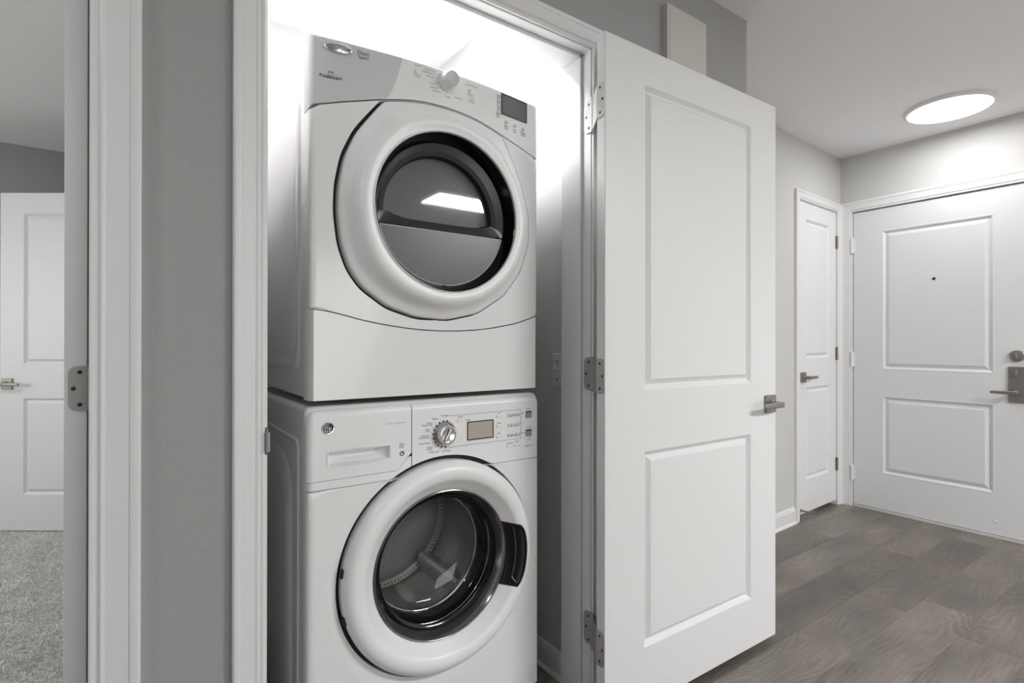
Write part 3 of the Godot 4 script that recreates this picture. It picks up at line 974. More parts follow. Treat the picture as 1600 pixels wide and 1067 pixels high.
func dryer() -> void:
	var o := thing("dryer", Vector3(DX, 0.985, -0.48))
	tag(o, "white front-loading clothes dryer with grey window stacked on top of the washer", "dryer")
	var b := MB.new()
	# cabinet with pressed side panels
	var prof := MB.rr(0.69, 0.878, 0.012, 4, Vector2(DX, 1.4335), 0.0)
	var r0 := PackedVector3Array()
	var r1 := PackedVector3Array()
	for p in prof:
		r0.push_back(Vector3(p.x, p.y, -0.86)); r1.push_back(Vector3(p.x, p.y, -0.135))
	b.loft([r0, r1])
	b.cap(r0, true)
	b.cap(r1)
	part(o, "cabinet", b, M.enamel, 40.0)
	for s in [-1.0, 1.0]:
		b = MB.new()
		b.xf = Transform3D(Basis(Vector3(0, 0, -s).normalized() * -1.0, Vector3.UP, Vector3(s, 0, 0)) if false else (Basis(Vector3.UP, PI / 2 * s)), Vector3(DX + s * 0.345, 1.42, -0.46))
		var rings := []
		for q in [[0.0, -0.0005], [0.006, 0.0035], [0.022, 0.004], [0.030, 0.0015], [0.046, 0.0012], [0.060, 0.0042]]:
			rings.push_back(MB.rr(0.52 - 2 * q[0], 0.72 - 2 * q[0], 0.05, 6, Vector2.ZERO, q[1]))
		b.loft(rings)
		b.cap(rings[-1])
		part(o, "side_panel", b, M.enamel, 40.0)
	# door outline round its own centre, from the seams of the photograph
	var c := Vector2(0.6905, 1.4845)
	var n := 160
	var outline := [Vector2(0.507, 1.743), Vector2(0.483, 1.711), Vector2(0.444, 1.657), Vector2(0.416, 1.592), Vector2(0.403, 1.519), Vector2(0.401, 1.456), Vector2(0.410, 1.379), Vector2(0.429, 1.322), Vector2(0.461, 1.276),
		Vector2(0.528, 1.229), Vector2(0.609, 1.203), Vector2(0.70, 1.197), Vector2(0.80, 1.218), Vector2(0.895, 1.276), Vector2(0.955, 1.351), Vector2(0.988, 1.443), Vector2(0.988, 1.522), Vector2(0.955, 1.614), Vector2(0.916, 1.682), Vector2(0.869, 1.75), Vector2(0.85, 1.80), Vector2(0.53, 1.80), Vector2(0.511, 1.75)]
	var R := PackedFloat32Array()
	for j in n:
		var a := TAU * j / n
		var d := Vector2(cos(a), sin(a))
		var best := 0.0
		for k in outline.size():
			var p: Vector2 = outline[k] - c
			var q: Vector2 = outline[(k + 1) % outline.size()] - c
			var den := d.cross(q - p)
			if absf(den) < 1e-9: continue
			var t := p.cross(q - p) / den
			var s := p.cross(d) / den
			if t > 0 and s >= -1e-6 and s <= 1 + 1e-6: best = maxf(best, t)
		var top_r := 0.15
		while top_r < best and c.y + d.y * top_r < curve_y(D_SEAM, c.x + d.x * top_r) - 0.0045: top_r += 0.0005
		R.push_back(top_r)
	# light smoothing, keeping the two upper corners crisp
	for pass_ in 2:
		var S := R.duplicate()
		for j in n:
			var a := rad_to_deg(TAU * j / n)
			if a > 50 and a < 130: continue
			S[j] = (R[(j + n - 1) % n] + 2 * R[j] + R[(j + 1) % n]) / 4
		R = S
	# front panel: from the hole out to the seams
	var outer := PackedFloat32Array()
	var hole := PackedFloat32Array()
	for j in n:
		var a := TAU * j / n
		var d := Vector2(cos(a), sin(a))
		var lim := 2.0
		if d.x > 1e-6: lim = minf(lim, (1.028 - c.x) / d.x)
		if d.x < -1e-6: lim = minf(lim, (0.336 - c.x) / d.x)
		var r := 0.15
		while r < lim and c.y + d.y * r < curve_y(D_SEAM, c.x + d.x * r) - 0.002 and c.y + d.y * r > curve_y(D_TOE, c.x + d.x * r) + 0.0015: r += 0.0003
		r = minf(r, lim)
		outer.push_back(r)
		var deg := rad_to_deg(a)
		var gap := 0.0035
		if deg > 115 and deg < 265: gap = 0.0035 + 0.0085 * sin(deg_to_rad((deg - 115) / 150.0 * 180.0)) ** 0.6
		if deg < 70 or deg > 290: gap = 0.0018
		hole.push_back(minf(R[j] + gap, r - 0.0008))
	# the corners of the panel need columns of their own: pull the nearest rays onto them
	var rings := []
	var hole_back := PackedVector3Array()
	var first := ring_from(c, hole, dz)
	for p in first: hole_back.push_back(p + Vector3(0, 0, -0.03))
	var corner_dirs := []
	for cx in [0.336, 1.028]:
		corner_dirs.push_back(Vector2(cx, curve_y(D_SEAM, cx) - 0.002))
		corner_dirs.push_back(Vector2(cx, curve_y(D_TOE, cx) + 0.002))
	var last := PackedVector3Array()
	for j in n:
		var a := TAU * j / n
		var p := c + Vector2(cos(a), sin(a)) * outer[j]
		for q in corner_dirs:
			if absf(angle_difference((q - c).angle(), a)) <= TAU / n * 0.5: p = q
		last.push_back(Vector3(p.x, p.y, dz(p.x, p.y)))
	rings.push_back(last)
	for f in [0.03, 0.07, 0.14, 0.25, 0.4, 0.6, 0.8, 0.93]:
		var ring := PackedVector3Array()
		for j in n:
			var p: Vector3 = last[j].lerp(first[j], f)
			ring.push_back(Vector3(p.x, p.y, dz(p.x, p.y)))
		rings.push_back(ring)
	for k in [[0.0, 0.0], [0.0, -0.001]]: 
		var ring := PackedVector3Array()
		for p in first: ring.push_back(p + Vector3(0, 0, k[1]))
		rings.push_back(ring)
	rings.push_back(hole_back)
	var skirt := PackedVector3Array()
	for p in last: skirt.push_back(Vector3(p.x, p.y, -0.16))
	rings.push_front(skirt)
	b = MB.new()
	b.loft(rings)
	part(o, "front_panel", b, M.enamel, 35.0)
	b = MB.new()
	var gk := []
	for k in [[0.012, -0.020], [-0.02, -0.020], [-0.03, -0.024]]:
		var ring := PackedVector3Array()
		for j in n:
			var a := TAU * j / n
			var x: float = c.x + (hole[j] + k[0] * (1.0 if hole[j] + 0.012 < outer[j] or k[0] < 0 else 0.0)) * cos(a)
			var y: float = c.y + (hole[j] + k[0] * (1.0 if hole[j] + 0.012 < outer[j] or k[0] < 0 else 0.0)) * sin(a)
			ring.push_back(Vector3(x, y, dz(x, y) + k[1]))
		gk.push_back(ring)
	b.loft(gk)
	part(o, "gasket", b, M.rubber).set_meta("label", "black gasket in the gap round the dryer door")
	# console in three tones and the toe panel
	var split_l := func(t: float) -> float: return lerpf(0.516, 0.559, pow(t, 0.62))
	var split_r := func(t: float) -> float: return lerpf(0.868, 0.783, t)
	var seam := func(x: float) -> float: return curve_y(D_SEAM, x) + 0.002
	var top := func(_x: float) -> float: return 1.868
	d_patch(o, "console_panel", M.silver, func(_t): return 0.336, func(t): return split_l.call(t) - 0.0002, seam, top, 0.0, 20, 10, 0.01).set_meta("label", "silver grey left end of the dryer console")
	d_patch(o, "console_panel", M.plastic, func(t): return split_l.call(t) + 0.0002, func(t): return split_r.call(t) - 0.0003, seam, top, 0.0006, 22, 10, 0.01)
	d_patch(o, "console_panel", M.plastic, func(t): return split_r.call(t) + 0.0003, func(_t): return 1.028, seam, top, 0.0, 20, 10, 0.01)
	d_patch(o, "toe_panel", M.enamel, func(_t): return 0.336, func(_t): return 1.028, func(_x): return 0.993, func(x): return curve_y(D_TOE, x) - 0.002, 0.001, 32, 10)
	# the door: a pillow frame rising to a round lip
	var zin := -0.056
	var ri := 0.2125
	b = MB.new()
	rings = []
	for s in [[0.0, -0.028, 0.0], [0.0, -0.004, 0.0], [0.012, 0.001, 0.0], [0.05, 0.004, 0.0], [0.16, 0.007, 0.0], [0.30, 0.010, 0.05], [0.40, 0.014, 0.2], [0.5, 0.016, 0.5], [0.62, 0.011, 0.82], [0.75, 0.006, 1.0], [0.88, 0.003, 1.0], [0.935, 0.0025, 1.0], [0.95, 0.0055, 1.0], [0.975, 0.007, 1.0], [0.995, 0.005, 1.0], [1.0, 0.001, 1.0], [1.0, -0.006, 1.0]]:
		var ring := PackedVector3Array()
		for j in n:
			var a := TAU * j / n
			var r := lerpf(R[j], ri, s[0])
			var x := c.x + r * cos(a)
			var y := c.y + r * sin(a)
			ring.push_back(Vector3(x, y, lerpf(dz(x, minf(y, 1.76)), zin, s[2]) + s[1]))
		rings.push_back(ring)
	b.loft(rings)
	var dd := part(o, "door", b, M.plastic, 38.0)
	b = MB.new()
	b.lathe([Vector2(0.214, zin - 0.004), Vector2(0.2122, zin + 0.0005), Vector2(0.2095, zin - 0.002), Vector2(0.1955, -0.090), Vector2(0.1945, -0.092)], 96, Vector3(c.x, c.y, 0))
	part(dd, "rim", b, M.gloss_black).set_meta("label", "glossy black well round the dryer window")
	# bezel behind the rim with a D-shaped opening, lower grey scoop
	var dc := Vector2(0.683, 1.480)
	var D := []
	var nd := 96
	var chord := 1.4625
	var bez_o := PackedVector3Array()
	var bez_m := PackedVector3Array()
	var bez_i := PackedVector3Array()
	var bez_b := PackedVector3Array()
	var glass := PackedVector3Array()
	for j in nd:
		var a := TAU * j / nd
		var dir := Vector2(cos(a), sin(a))
		var ro := 0.1945
		var po := c + dir * ro
		if po.y < chord - 0.02: po = Vector2(clampf(po.x, c.x - 0.19, c.x + 0.19), chord - 0.02)
		# inner D: circle cut by the chord, corners rounded by a superellipse blend
		var rd := 0.166
		var p := c + dir * rd + (dc - c)
		var low := chord
		if p.y < low:
			var k := clampf(dir.x / maxf(absf(dir.y), 1e-4), -3.0, 3.0)
			var xx := dc.x + clampf(k * 0.075, -0.150, 0.150)
			p = Vector2(xx, low + 0.012 * pow(absf(xx - dc.x) / 0.150, 6.0))
		bez_o.push_back(Vector3(po.x, po.y, -0.0905))
		var m1 := dc + (p - dc) * 1.075
		bez_m.push_back(Vector3(m1.x, m1.y, -0.096))
		bez_i.push_back(Vector3(p.x, p.y, -0.1005))
		var bk := dc + (p - dc) * 0.975
		bez_b.push_back(Vector3(bk.x, maxf(bk.y, chord + 0.003), -0.116))
	b = MB.new()
	b.loft([bez_o, bez_m])
	part(dd, "bezel", b, M.slate, 40.0).set_meta("label", "dark slate bezel round the dryer glass")
	b = MB.new()
	b.loft([bez_m, bez_i, bez_b])
	part(dd, "gasket", b, M.rubber, 40.0)
	b = MB.new()
	b.cap(bez_b)
	var back := PackedVector3Array()
	for p in bez_b: back.push_back(p + Vector3(0, 0, -0.004))
	b.loft([back, bez_b])
	b.cap(back, true)
	var gm := mat(Color(0.36, 0.36, 0.35, 0.45), 0.03)
	gm.transparency = BaseMaterial3D.TRANSPARENCY_ALPHA
	part(dd, "glass", b, gm, 20.0).set_meta("label", "smoked dryer window glass")
	# lower scoop: a segment of the circle, silvery grey, with a bright upper edge
	b = MB.new()
	var seg := PackedVector2Array()
	var ych := 1.4375
	var rs := 0.1935
	var a0 := asin((ych - c.y) / rs)
	for j in 49:
		var a := PI - a0 + (PI + 2 * a0) * j / 48.0
		seg.push_back(c + Vector2(cos(a), sin(a)) * rs)
	b.prism(seg, -0.100, -0.0905)
	part(dd, "scoop", b, mat(g8(94), 0.3, 0.1)).set_meta("label", "silver grey lower half of the dryer door window")
	b = MB.new()
	b.tube(PackedVector3Array([Vector3(c.x - rs * cos(a0), ych, -0.0905), Vector3(c.x + rs * cos(a0), ych, -0.0905)]), 0.0013, 6)
	var arc := PackedVector3Array()
	for j in 49:
		var a := PI - a0 + (PI + 2 * a0) * j / 48.0
		arc.push_back(Vector3(c.x + cos(a) * (rs - 0.0005), c.y + sin(a) * (rs - 0.0005), -0.0905))
	b.tube(arc, 0.0013, 6)
	part(dd, "scoop_edge", b, M.silver)
	# drum behind the glass
	b = MB.new()
	b.lathe([Vector2(0.001, -0.50), Vector2(0.25, -0.50)], 40, Vector3(c.x, c.y, 0))
	b.lathe([Vector2(0.25, -0.50), Vector2(0.262, -0.34), Vector2(0.25, -0.165), Vector2(0.205, -0.16), Vector2(0.195, -0.125)], 48, Vector3(c.x, c.y, 0))
	part(o, "drum", b, mat(g8(175), 0.35, 0.6)).set_meta("label", "steel drum inside the dryer")
	# cut in the front of the cabinet is covered by this dark throat
	b = MB.new()
	b.lathe([Vector2(0.205, -0.128), Vector2(0.197, -0.128), Vector2(0.197, -0.137)], 48, Vector3(c.x, c.y, 0))
	part(o, "throat", b, M.rubber)
	dryer_controls(o)

func on_console(x: float, y: float, lift := 0.0) -> Transform3D:     # a frame that sits on the bowed console
	var e := 0.004
	var tx := Vector3(2 * e, 0, dz(x + e, y) - dz(x - e, y)).normalized()
	var tz := tx.cross(Vector3.UP).normalized()
	return Transform3D(Basis(tx, Vector3.UP, tz), Vector3(x, y, dz(x, y) + 0.0006 + lift))

func dryer_controls(o: Node3D) -> void:
	# oval maker's badge
	var b := MB.new()
	b.xf = on_console(0.4005, 1.852) * Transform3D(Basis(Vector3.BACK, 0.0).scaled(Vector3(1, 0.36, 1)), Vector3.ZERO)
	b.lathe([Vector2(0.034, 0), Vector2(0.034, 0.003), Vector2(0.031, 0.0058), Vector2(0.027, 0.0066), Vector2(0.012, 0.0082), Vector2(0.0003, 0.0086)], 40)
	var badge := part(o, "badge", b, mat(g8(215), 0.18, 1.0), 40.0)
	badge.set_meta("label", "oval chrome maker's badge")
	b = MB.new()
	b.xf = on_console(0.4005, 1.849, 0.0082)
	text(b, "Whirlpool", Vector3.ZERO, 0.0085, 0)
	part(badge, "lettering", b, M.print)
	b = MB.new()
	b.xf = on_console(0.445, 1.856)
	text(b, "Duet", Vector3.ZERO, 0.0095, -1, Basis.IDENTITY, 0.0003, true)
	b.xf = on_console(0.448, 1.8455)
	text(b, "Sport", Vector3.ZERO, 0.0075, -1)
	part(o, "lettering", b, M.print).set_meta("kind", "stuff")
	b = MB.new()
	b.xf = on_console(0.383, 1.784)
	text(b, "AccelerCare", Vector3(0.0, -0.003, 0), 0.0072, 0)
	b.box(Vector3(0, -0.0068, 0.0002), Vector3(0.038, 0.0012, 0.0004))
	for k in [-1, 1]:
		b.box(Vector3(k * 0.0035, 0.0085, 0.0002), Vector3(0.0052, 0.0014, 0.0004))
		b.box(Vector3(k * 0.0045, 0.0055, 0.0002), Vector3(0.0042, 0.0014, 0.0004))
	part(o, "lettering", b, M.print_dark).set_meta("kind", "stuff")
	# push buttons
	for q in [[0.604, 1.846], [0.768, 1.836]]:
		b = MB.new()
		b.xf = on_console(q[0], q[1])
		b.lathe([Vector2(0.0135, 0.0), Vector2(0.0132, 0.002), Vector2(0.0105, 0.0024), Vector2(0.0102, 0.0008), Vector2(0.0095, 0.0008), Vector2(0.0092, 0.0040), Vector2(0.0075, 0.0052), Vector2(0.003, 0.0046), Vector2(0.0002, 0.0044)], 32)
		part(o, "button", b, M.plastic)
	# knob with a silver face
	b = MB.new()
	b.xf = on_console(0.690, 1.8445)
	b.lathe([Vector2(0.0265, 0.0), Vector2(0.0265, 0.004), Vector2(0.0245, 0.006), Vector2(0.0225, 0.008), Vector2(0.0212, 0.028), Vector2(0.0198, 0.030)], 48)
	var kn := part(o, "knob", b, M.plastic, 40.0)
	b = MB.new()
	b.xf = on_console(0.690, 1.8445)
	b.lathe([Vector2(0.0200, 0.0295), Vector2(0.0190, 0.0315), Vector2(0.0175, 0.0300), Vector2(0.010, 0.0292), Vector2(0.0003, 0.0290)], 40)
	b.box(Vector3(0.006, -0.003, 0.0298), Vector3(0.012, 0.0016, 0.001))
	part(kn, "knob_face", b, M.silver, 40.0)
	# printed legends round the knob and the buttons
	b = MB.new()
	b.xf = on_console(0.604, 1.8645)
	text(b, "Power", Vector3.ZERO, 0.0050)
	b.xf = on_console(0.768, 1.857)
	text(b, "Start/Pause", Vector3.ZERO, 0.0048)
	b.xf = on_console(0.768, 1.8165)
	text(b, "Hold 3", Vector3(0, 0, 0), 0.0044)
	b.xf = on_console(0.768, 1.811)
	text(b, "Seconds", Vector3.ZERO, 0.0040)
	for k in [["Heavy Duty", 0.655, 1.862, 1], ["Bulky Items", 0.649, 1.854, 1], ["Normal", 0.650, 1.845, 1], ["Casual", 0.654, 1.829, 1], ["Delicate", 0.660, 1.819, 1], ["Quick Dry", 0.671, 1.811, 1], ["Timed", 0.690, 1.805, 0], ["Rack Dry", 0.712, 1.810, -1]]:
		b.xf = on_console(k[1], k[2])
		text(b, k[0], Vector3.ZERO, 0.0046, k[3])
	for k in 9:
		var a := deg_to_rad(155 + k * 22.0)
		b.xf = on_console(0.690 + 0.030 * cos(a), 1.8445 + 0.030 * sin(a))
		b.box(Vector3(0, 0, 0.0002), Vector3(0.0022, 0.0022, 0.0004))
	part(o, "lettering", b, M.print_pale).set_meta("kind", "stuff")
	# display
	var mid := on_console(0.925, 1.838)
	b = MB.new()
	b.xf = mid
	var rings := []
	for q in [[0.0, 0.0], [0.0, 0.0014], [0.003, 0.0014], [0.0032, 0.0005]]:
		rings.push_back(MB.rr(0.104 - 2 * q[0], 0.062 - 2 * q[0], 0.002, 2, Vector2.ZERO, q[1]))
	b.loft(rings)
	var lcd := part(o, "display", b, mat(g8(60), 0.35))
	b = MB.new()
	b.xf = mid
	b.rslab(0.0974, 0.0554, 0.0, 0.0009, 0.001, 0.0002)
	part(lcd, "screen", b, mat(g8(112, 1), 0.14)).set_meta("label", "unlit grey display screen")
	# soft keys and their legends
	b = MB.new()
	for q in [[0.863, 1.851, 0.009], [0.863, 1.834, 0.009], [0.863, 1.817, 0.009], [0.863, 1.799, 0.012], [0.893, 1.787, 0.011], [0.927, 1.786, 0.011], [0.961, 1.785, 0.011]]:
		var k := MB.new()
		k.xf = on_console(q[0], q[1])
		k.lathe([Vector2(q[2] * 0.5, 0.0), Vector2(q[2] * 0.5, 0.0014), Vector2(q[2] * 0.40, 0.0022), Vector2(q[2] * 0.3, 0.0014), Vector2(0.0002, 0.0014)], 18)
		part(o, "key", k, M.silver)
	for q in [["Temp", 0.863, 1.8585], ["Level", 0.863, 1.8415], ["Time", 0.863, 1.8245], ["Signal", 0.863, 1.8065], ["More", 0.893, 1.776], ["Less", 0.927, 1.775], ["Wrinkle", 0.961, 1.774], ["Time", 0.893, 1.769], ["Dry", 0.927, 1.768], ["Shield", 0.961, 1.767]]:
		b.xf = on_console(q[1], q[2])
		text(b, q[0], Vector3.ZERO, 0.0048)
	part(o, "lettering", b, M.print_pale).set_meta("kind", "stuff")

# ------------------------------------------------------------------ washer
const WX := 0.684
const WZ := -0.109
const WC := Vector2(0.701, 0.517)

func wz(x: float, y: float) -> float:
	var r := 0.016
	var z := WZ
	var d := 0.353 - absf(x - WX)
	if d < r: z -= r - sqrt(maxf(r * r - (r - d) * (r - d), 0.0))
	# shallow dish round the door
	var q := Vector2(x, y).distance_to(WC)
	if y < 0.77 and q < 0.325: z -= 0.006 * smoothstep(0.325, 0.298, q)
	return z

func w_patch(parent: Node, called: String, m: Material, xl: float, xr: float, yb: Callable, yt: Callable, nx: int, ny: int, roll := 0.0) -> MeshInstance3D:
	var rows := []
	for i in ny + 1:
		var row := PackedVector3Array()
		for j in nx + 1:
			var f := float(j) / nx
			f = f - sin(TAU * f) / TAU * 0.5
			var x := lerpf(xl, xr, f)
			var y := lerpf(yb.call(x), yt.call(x), float(i) / ny)
			row.push_back(Vector3(x, y, wz(x, maxf(y, 0.78))))
		rows.push_back(row)
	if roll > 0.0:
		var top: PackedVector3Array = rows[-1]
		for k in range(1, 7):
			var a := PI / 2 * k / 6.0
			var row := PackedVector3Array()
			for p in top: row.push_back(p + Vector3(0, roll * sin(a), -roll * (1 - cos(a))))
			rows.push_back(row)
	var b := MB.new()
	b.skin(rows, -0.15)
	return part(parent, called, b, m, 40.0)

func washer() -> void:
	var o := thing("washer", Vector3(WX, 0, -0.46))
	tag(o, "white front-loading washing machine with round glass door under the dryer", "washing machine")
	var x0 := WX - 0.353
	var x1 := WX + 0.353
	# cabinet
	var b := MB.new()
	var r0 := PackedVector3Array()
	var r1 := PackedVector3Array()
	for p in MB.rr(0.704, 0.90, 0.012, 4, Vector2(WX, 0.49), 0.0):
		r0.push_back(Vector3(p.x, p.y, -0.82)); r1.push_back(Vector3(p.x, p.y, -0.128))
	b.loft([r0, r1])
	b.cap(r0, true)
	part(o, "cabinet", b, M.enamel, 40.0)
	for s in [-1.0, 1.0]:
		b = MB.new()
		b.xf = Transform3D(Basis(Vector3.UP, PI / 2 * s), Vector3(WX + s * 0.352, 0.47, -0.49))
		var rings := []
		for q in [[0.0, -0.0004], [0.003, 0.003], [0.010, 0.003], [0.016, -0.0003]]:
			rings.push_back(MB.rr(0.60 - 2 * q[0], 0.84 - 2 * q[0], 0.02, 4, Vector2.ZERO, q[1]))
		b.loft(rings)
		rings = []
		for q in [[0.0, -0.0003], [0.012, 0.006], [0.05, 0.008]]:
			rings.push_back(MB.rr(0.46 - 2 * q[0], 0.74 - 2 * q[0], 0.12, 8, Vector2.ZERO, q[1]))
		b.loft(rings)
		b.cap(rings[-1])
		part(o, "side_panel", b, M.enamel, 40.0)
	# worktop with a rounded nose, under the dryer
	b = MB.new()
	r0 = PackedVector3Array()
	var top_rings := []
	for q in [[0.0, 0.931], [0.0, 0.962], [0.003, 0.970], [0.009, 0.9755], [0.017, 0.9775]]:
		var ring := PackedVector3Array()
		for p in MB.rr(0.709 - 2 * q[0], 0.70 - 2 * q[0], 0.014, 4, Vector2(WX, 0.470), 0.0): ring.push_back(Vector3(p.x, q[1], -p.y))
		top_rings.push_back(ring)
	b.loft(top_rings)
	b.cap(top_rings[0], true)
	b.cap(top_rings[-1])
	part(o, "worktop", b, M.enamel, 40.0)
	for s in [-1, 1]:
		for zz in [-0.18, -0.76]:
			b = MB.new()
			b.xf = Transform3D(Basis(Vector3.RIGHT, PI / 2), Vector3(WX + s * 0.30, 0.042, zz))
			b.lathe([Vector2(0.022, 0.0), Vector2(0.022, 0.012), Vector2(0.010, 0.014), Vector2(0.010, 0.026), Vector2(0.026, 0.028), Vector2(0.026, 0.042), Vector2(0.0003, 0.042)], 20)
			part(o, "foot", b, M.rubber)
	# front panel with the round hole
	var n := 120
	var hole := []
	var outer := PackedVector3Array()
	var corners := [Vector2(x0, 0.06), Vector2(x1, 0.06), Vector2(x0, 0.7740), Vector2(x1, 0.7740)]
	var rh := 0.2995
	var first := PackedVector3Array()
	for j in n:
		var a := TAU * j / n
		var d := Vector2(cos(a), sin(a))
		var r := 3.0
		if d.x > 1e-6: r = minf(r, (x1 - WC.x) / d.x)
		if d.x < -1e-6: r = minf(r, (x0 - WC.x) / d.x)
		if d.y > 1e-6: r = minf(r, (0.7740 - WC.y) / d.y)
		if d.y < -1e-6: r = minf(r, (0.06 - WC.y) / d.y)
		var h := minf(rh, r - 0.0008)
		var p := WC + d * r
		for q in corners:
			if absf(angle_difference((q - WC).angle(), a)) <= TAU / n * 0.5: p = q
		outer.push_back(Vector3(p.x, p.y, wz(p.x, p.y)))
		p = WC + d * h
		first.push_back(Vector3(p.x, p.y, wz(p.x, p.y)))
	var rings := []
	var back := PackedVector3Array()
	for p in outer: back.push_back(Vector3(p.x, p.y, -0.15))
	rings = [back, outer]
	for f in [0.04, 0.1, 0.2, 0.35, 0.5, 0.65, 0.8, 0.92]:
		var ring := PackedVector3Array()
		for j in n:
			var p := outer[j].lerp(first[j], f)
			ring.push_back(Vector3(p.x, p.y, wz(p.x, p.y)))
		rings.push_back(ring)
	rings.push_back(first)
	var hb := PackedVector3Array()
	for p in first: hb.push_back(p + Vector3(0, 0, -0.022))
	rings.push_back(hb)
	b = MB.new()
	b.loft(rings)
	part(o, "front_panel", b, M.enamel, 35.0)
	b = MB.new()
	b.lathe([Vector2(0.306, WZ - 0.021), Vector2(0.27, WZ - 0.021), Vector2(0.21, WZ - 0.030)], 72, Vector3(WC.x, WC.y, 0))
	part(o, "door_seat", b, M.dark)
	# fascia, left strip and detergent drawer
	var arch := func(x: float) -> float:
		var d := absf(x - WC.x)
		return maxf(0.7755, WC.y + sqrt(maxf(0.3025 * 0.3025 - d * d, 0.0)))
	var dr := func(x: float) -> float: return 0.797 if x < 0.562 else lerpf(0.797, 0.838, (x - 0.562) / 0.038)
	var crown := func(x: float) -> float:
		var r := 0.022
		var d := 0.353 - absf(x - WX)
		return 0.9515 - (0.0 if d > r else r - sqrt(maxf(r * r - (r - d) * (r - d), 0.0)))
	w_patch(o, "fascia_strip", M.plastic, x0, 0.6005, arch, func(x): return dr.call(x) - 0.0011, 30, 3)
	w_patch(o, "fascia", M.plastic, 0.6035, x1, arch, crown, 40, 10, 0.018)
	drawer(o, x0, dr)
	washer_door(o)
	washer_controls(o)

func drawer(o: Node3D, x0: float, dr: Callable) -> void:
	# a skin with a rectangular pocket: strips round the pocket, then the pocket itself
	var px0 := 0.381
	var px1 := 0.540
	var py0 := 0.8305
	var py1 := 0.8645
	var xr := 0.6005
	var top := 0.9515
	var b := MB.new()
	var xs := []
	for k in 9: xs.push_back(lerpf(x0, x0 + 0.018, 1.0 - cos(PI / 2 * k / 8.0)))
	for k in range(1, 4): xs.push_back(lerpf(x0 + 0.018, px0, k / 3.0))
	for k in range(1, 6): xs.push_back(lerpf(px0, px1, k / 5.0))
	for x in [0.555, 0.562, 0.575, 0.588, xr]: xs.push_back(x)
	var ys := [0.0, 0.5, 1.0]
	var cols := []
	for x in xs:
		var yb: float = dr.call(x)
		var col := PackedVector3Array()
		var r := 0.022
		var d: float = x - x0
		var t: float = top - (0.0 if d > r else r - sqrt(maxf(r * r - (r - d) * (r - d), 0.0)))
		for y in [yb, lerpf(yb, py0, 0.5), py0, lerpf(py0, py1, 0.5), py1, lerpf(py1, t, 0.5), t]: col.push_back(Vector3(x, y, wz(x, 0.85)))
		for k in range(1, 7):
			var a := PI / 2 * k / 6.0
			col.push_back(Vector3(x, t + 0.018 * sin(a), wz(x, 0.85) - 0.018 * (1 - cos(a))))
		cols.push_back(col)
	for i in cols.size() - 1:
		for j in cols[i].size() - 1:
			if xs[i] >= px0 - 1e-5 and xs[i + 1] <= px1 + 1e-5 and (j == 2 or j == 3): continue
			b.quad(cols[i][j], cols[i + 1][j], cols[i + 1][j + 1], cols[i][j + 1])
	# rim of the skin back to the cabinet
	var rim := PackedVector3Array()
	for i in cols.size(): rim.push_back(cols[i][0])
	for j in range(1, cols[0].size()): rim.push_back(cols[-1][j])
	for i in range(cols.size() - 2, -1, -1): rim.push_back(cols[i][-1])
	for j in range(cols[0].size() - 2, 0, -1): rim.push_back(cols[0][j])
	var back := PackedVector3Array()
	for p in rim: back.push_back(Vector3(p.x, p.y, -0.15))
	b.loft([back, rim])
	var dw := part(o, "detergent_drawer", b, M.plastic, 40.0)
	# the finger pocket
	b = MB.new()
	var cx := (px0 + px1) / 2
	var cy := (py0 + py1) / 2
	var w := px1 - px0
	var h := py1 - py0
	var rings := [MB.rr(w, h, 0.0002, 2, Vector2(cx, cy), WZ), MB.rr(w - 0.002, h - 0.002, 0.003, 2, Vector2(cx, cy), WZ - 0.0012)]
	rings.push_back(MB.rr(w - 0.006, h - 0.004, 0.004, 2, Vector2(cx, cy + 0.0005), WZ - 0.012))
	rings.push_back(MB.rr(w - 0.05, h - 0.016, 0.004, 2, Vector2(cx - 0.008, cy + 0.006), WZ - 0.026))
	b.loft(rings)
	b.cap(rings[-1])
	part(dw, "pocket", b, M.plastic, 25.0)
	# raised lip round the pocket
	b = MB.new()
	var lip := PackedVector3Array()
	for p in MB.rr(w + 0.004, h + 0.004, 0.004, 3, Vector2(cx, cy), WZ + 0.0002): lip.push_back(p)
	lip.push_back(lip[0])
	b.tube(lip, 0.0013, 6)
	part(dw, "pocket_lip", b, M.plastic, 60.0)
	# round maker's badge
	b = MB.new()
	var at := Vector3(0.381, 0.925, WZ)
	b.lathe([Vector2(0.0145, 0.0), Vector2(0.0145, 0.0026), Vector2(0.0135, 0.0036), Vector2(0.0122, 0.0034), Vector2(0.0118, 0.0026)], 36, at)
	var badge := part(dw, "badge_ring", b, M.chrome)
	badge.set_meta("label", "round chrome and black maker's badge")
	b = MB.new()
	b.lathe([Vector2(0.0120, 0.0024), Vector2(0.006, 0.0030), Vector2(0.0002, 0.0032)], 30, at)
	part(dw, "badge", b, M.gloss_black)
	b = MB.new()
	text(b, "GE", at + Vector3(0.0, -0.0042, 0.0031), 0.0098, 0, Basis.IDENTITY, 0.0006, true)
	for k in 4:
		var arc := PackedVector3Array()
		for i in 9:
			var a := PI / 2 * k + 0.35 + i * 0.115
			arc.push_back(at + Vector3(cos(a) * (0.0100 - 0.00022 * i), sin(a) * (0.0100 - 0.00022 * i), 0.0030))
		b.tube(arc, 0.0005, 5)
	part(dw, "badge_letters", b, M.chrome)
	b = MB.new()
	text(b, "3.7 IEC cu. ft. CAPACITY", Vector3(0.556, 0.9215, WZ + 0.0001), 0.0038)
	for k in 3: b.box(Vector3(0.573, 0.856 + 0.005 * k, WZ + 0.0002), Vector3(0.012, 0.0012, 0.0004))
	for k in 3: b.box(Vector3(0.568 + 0.005 * k, 0.861, WZ + 0.0002), Vector3(0.0010, 0.012, 0.0004))
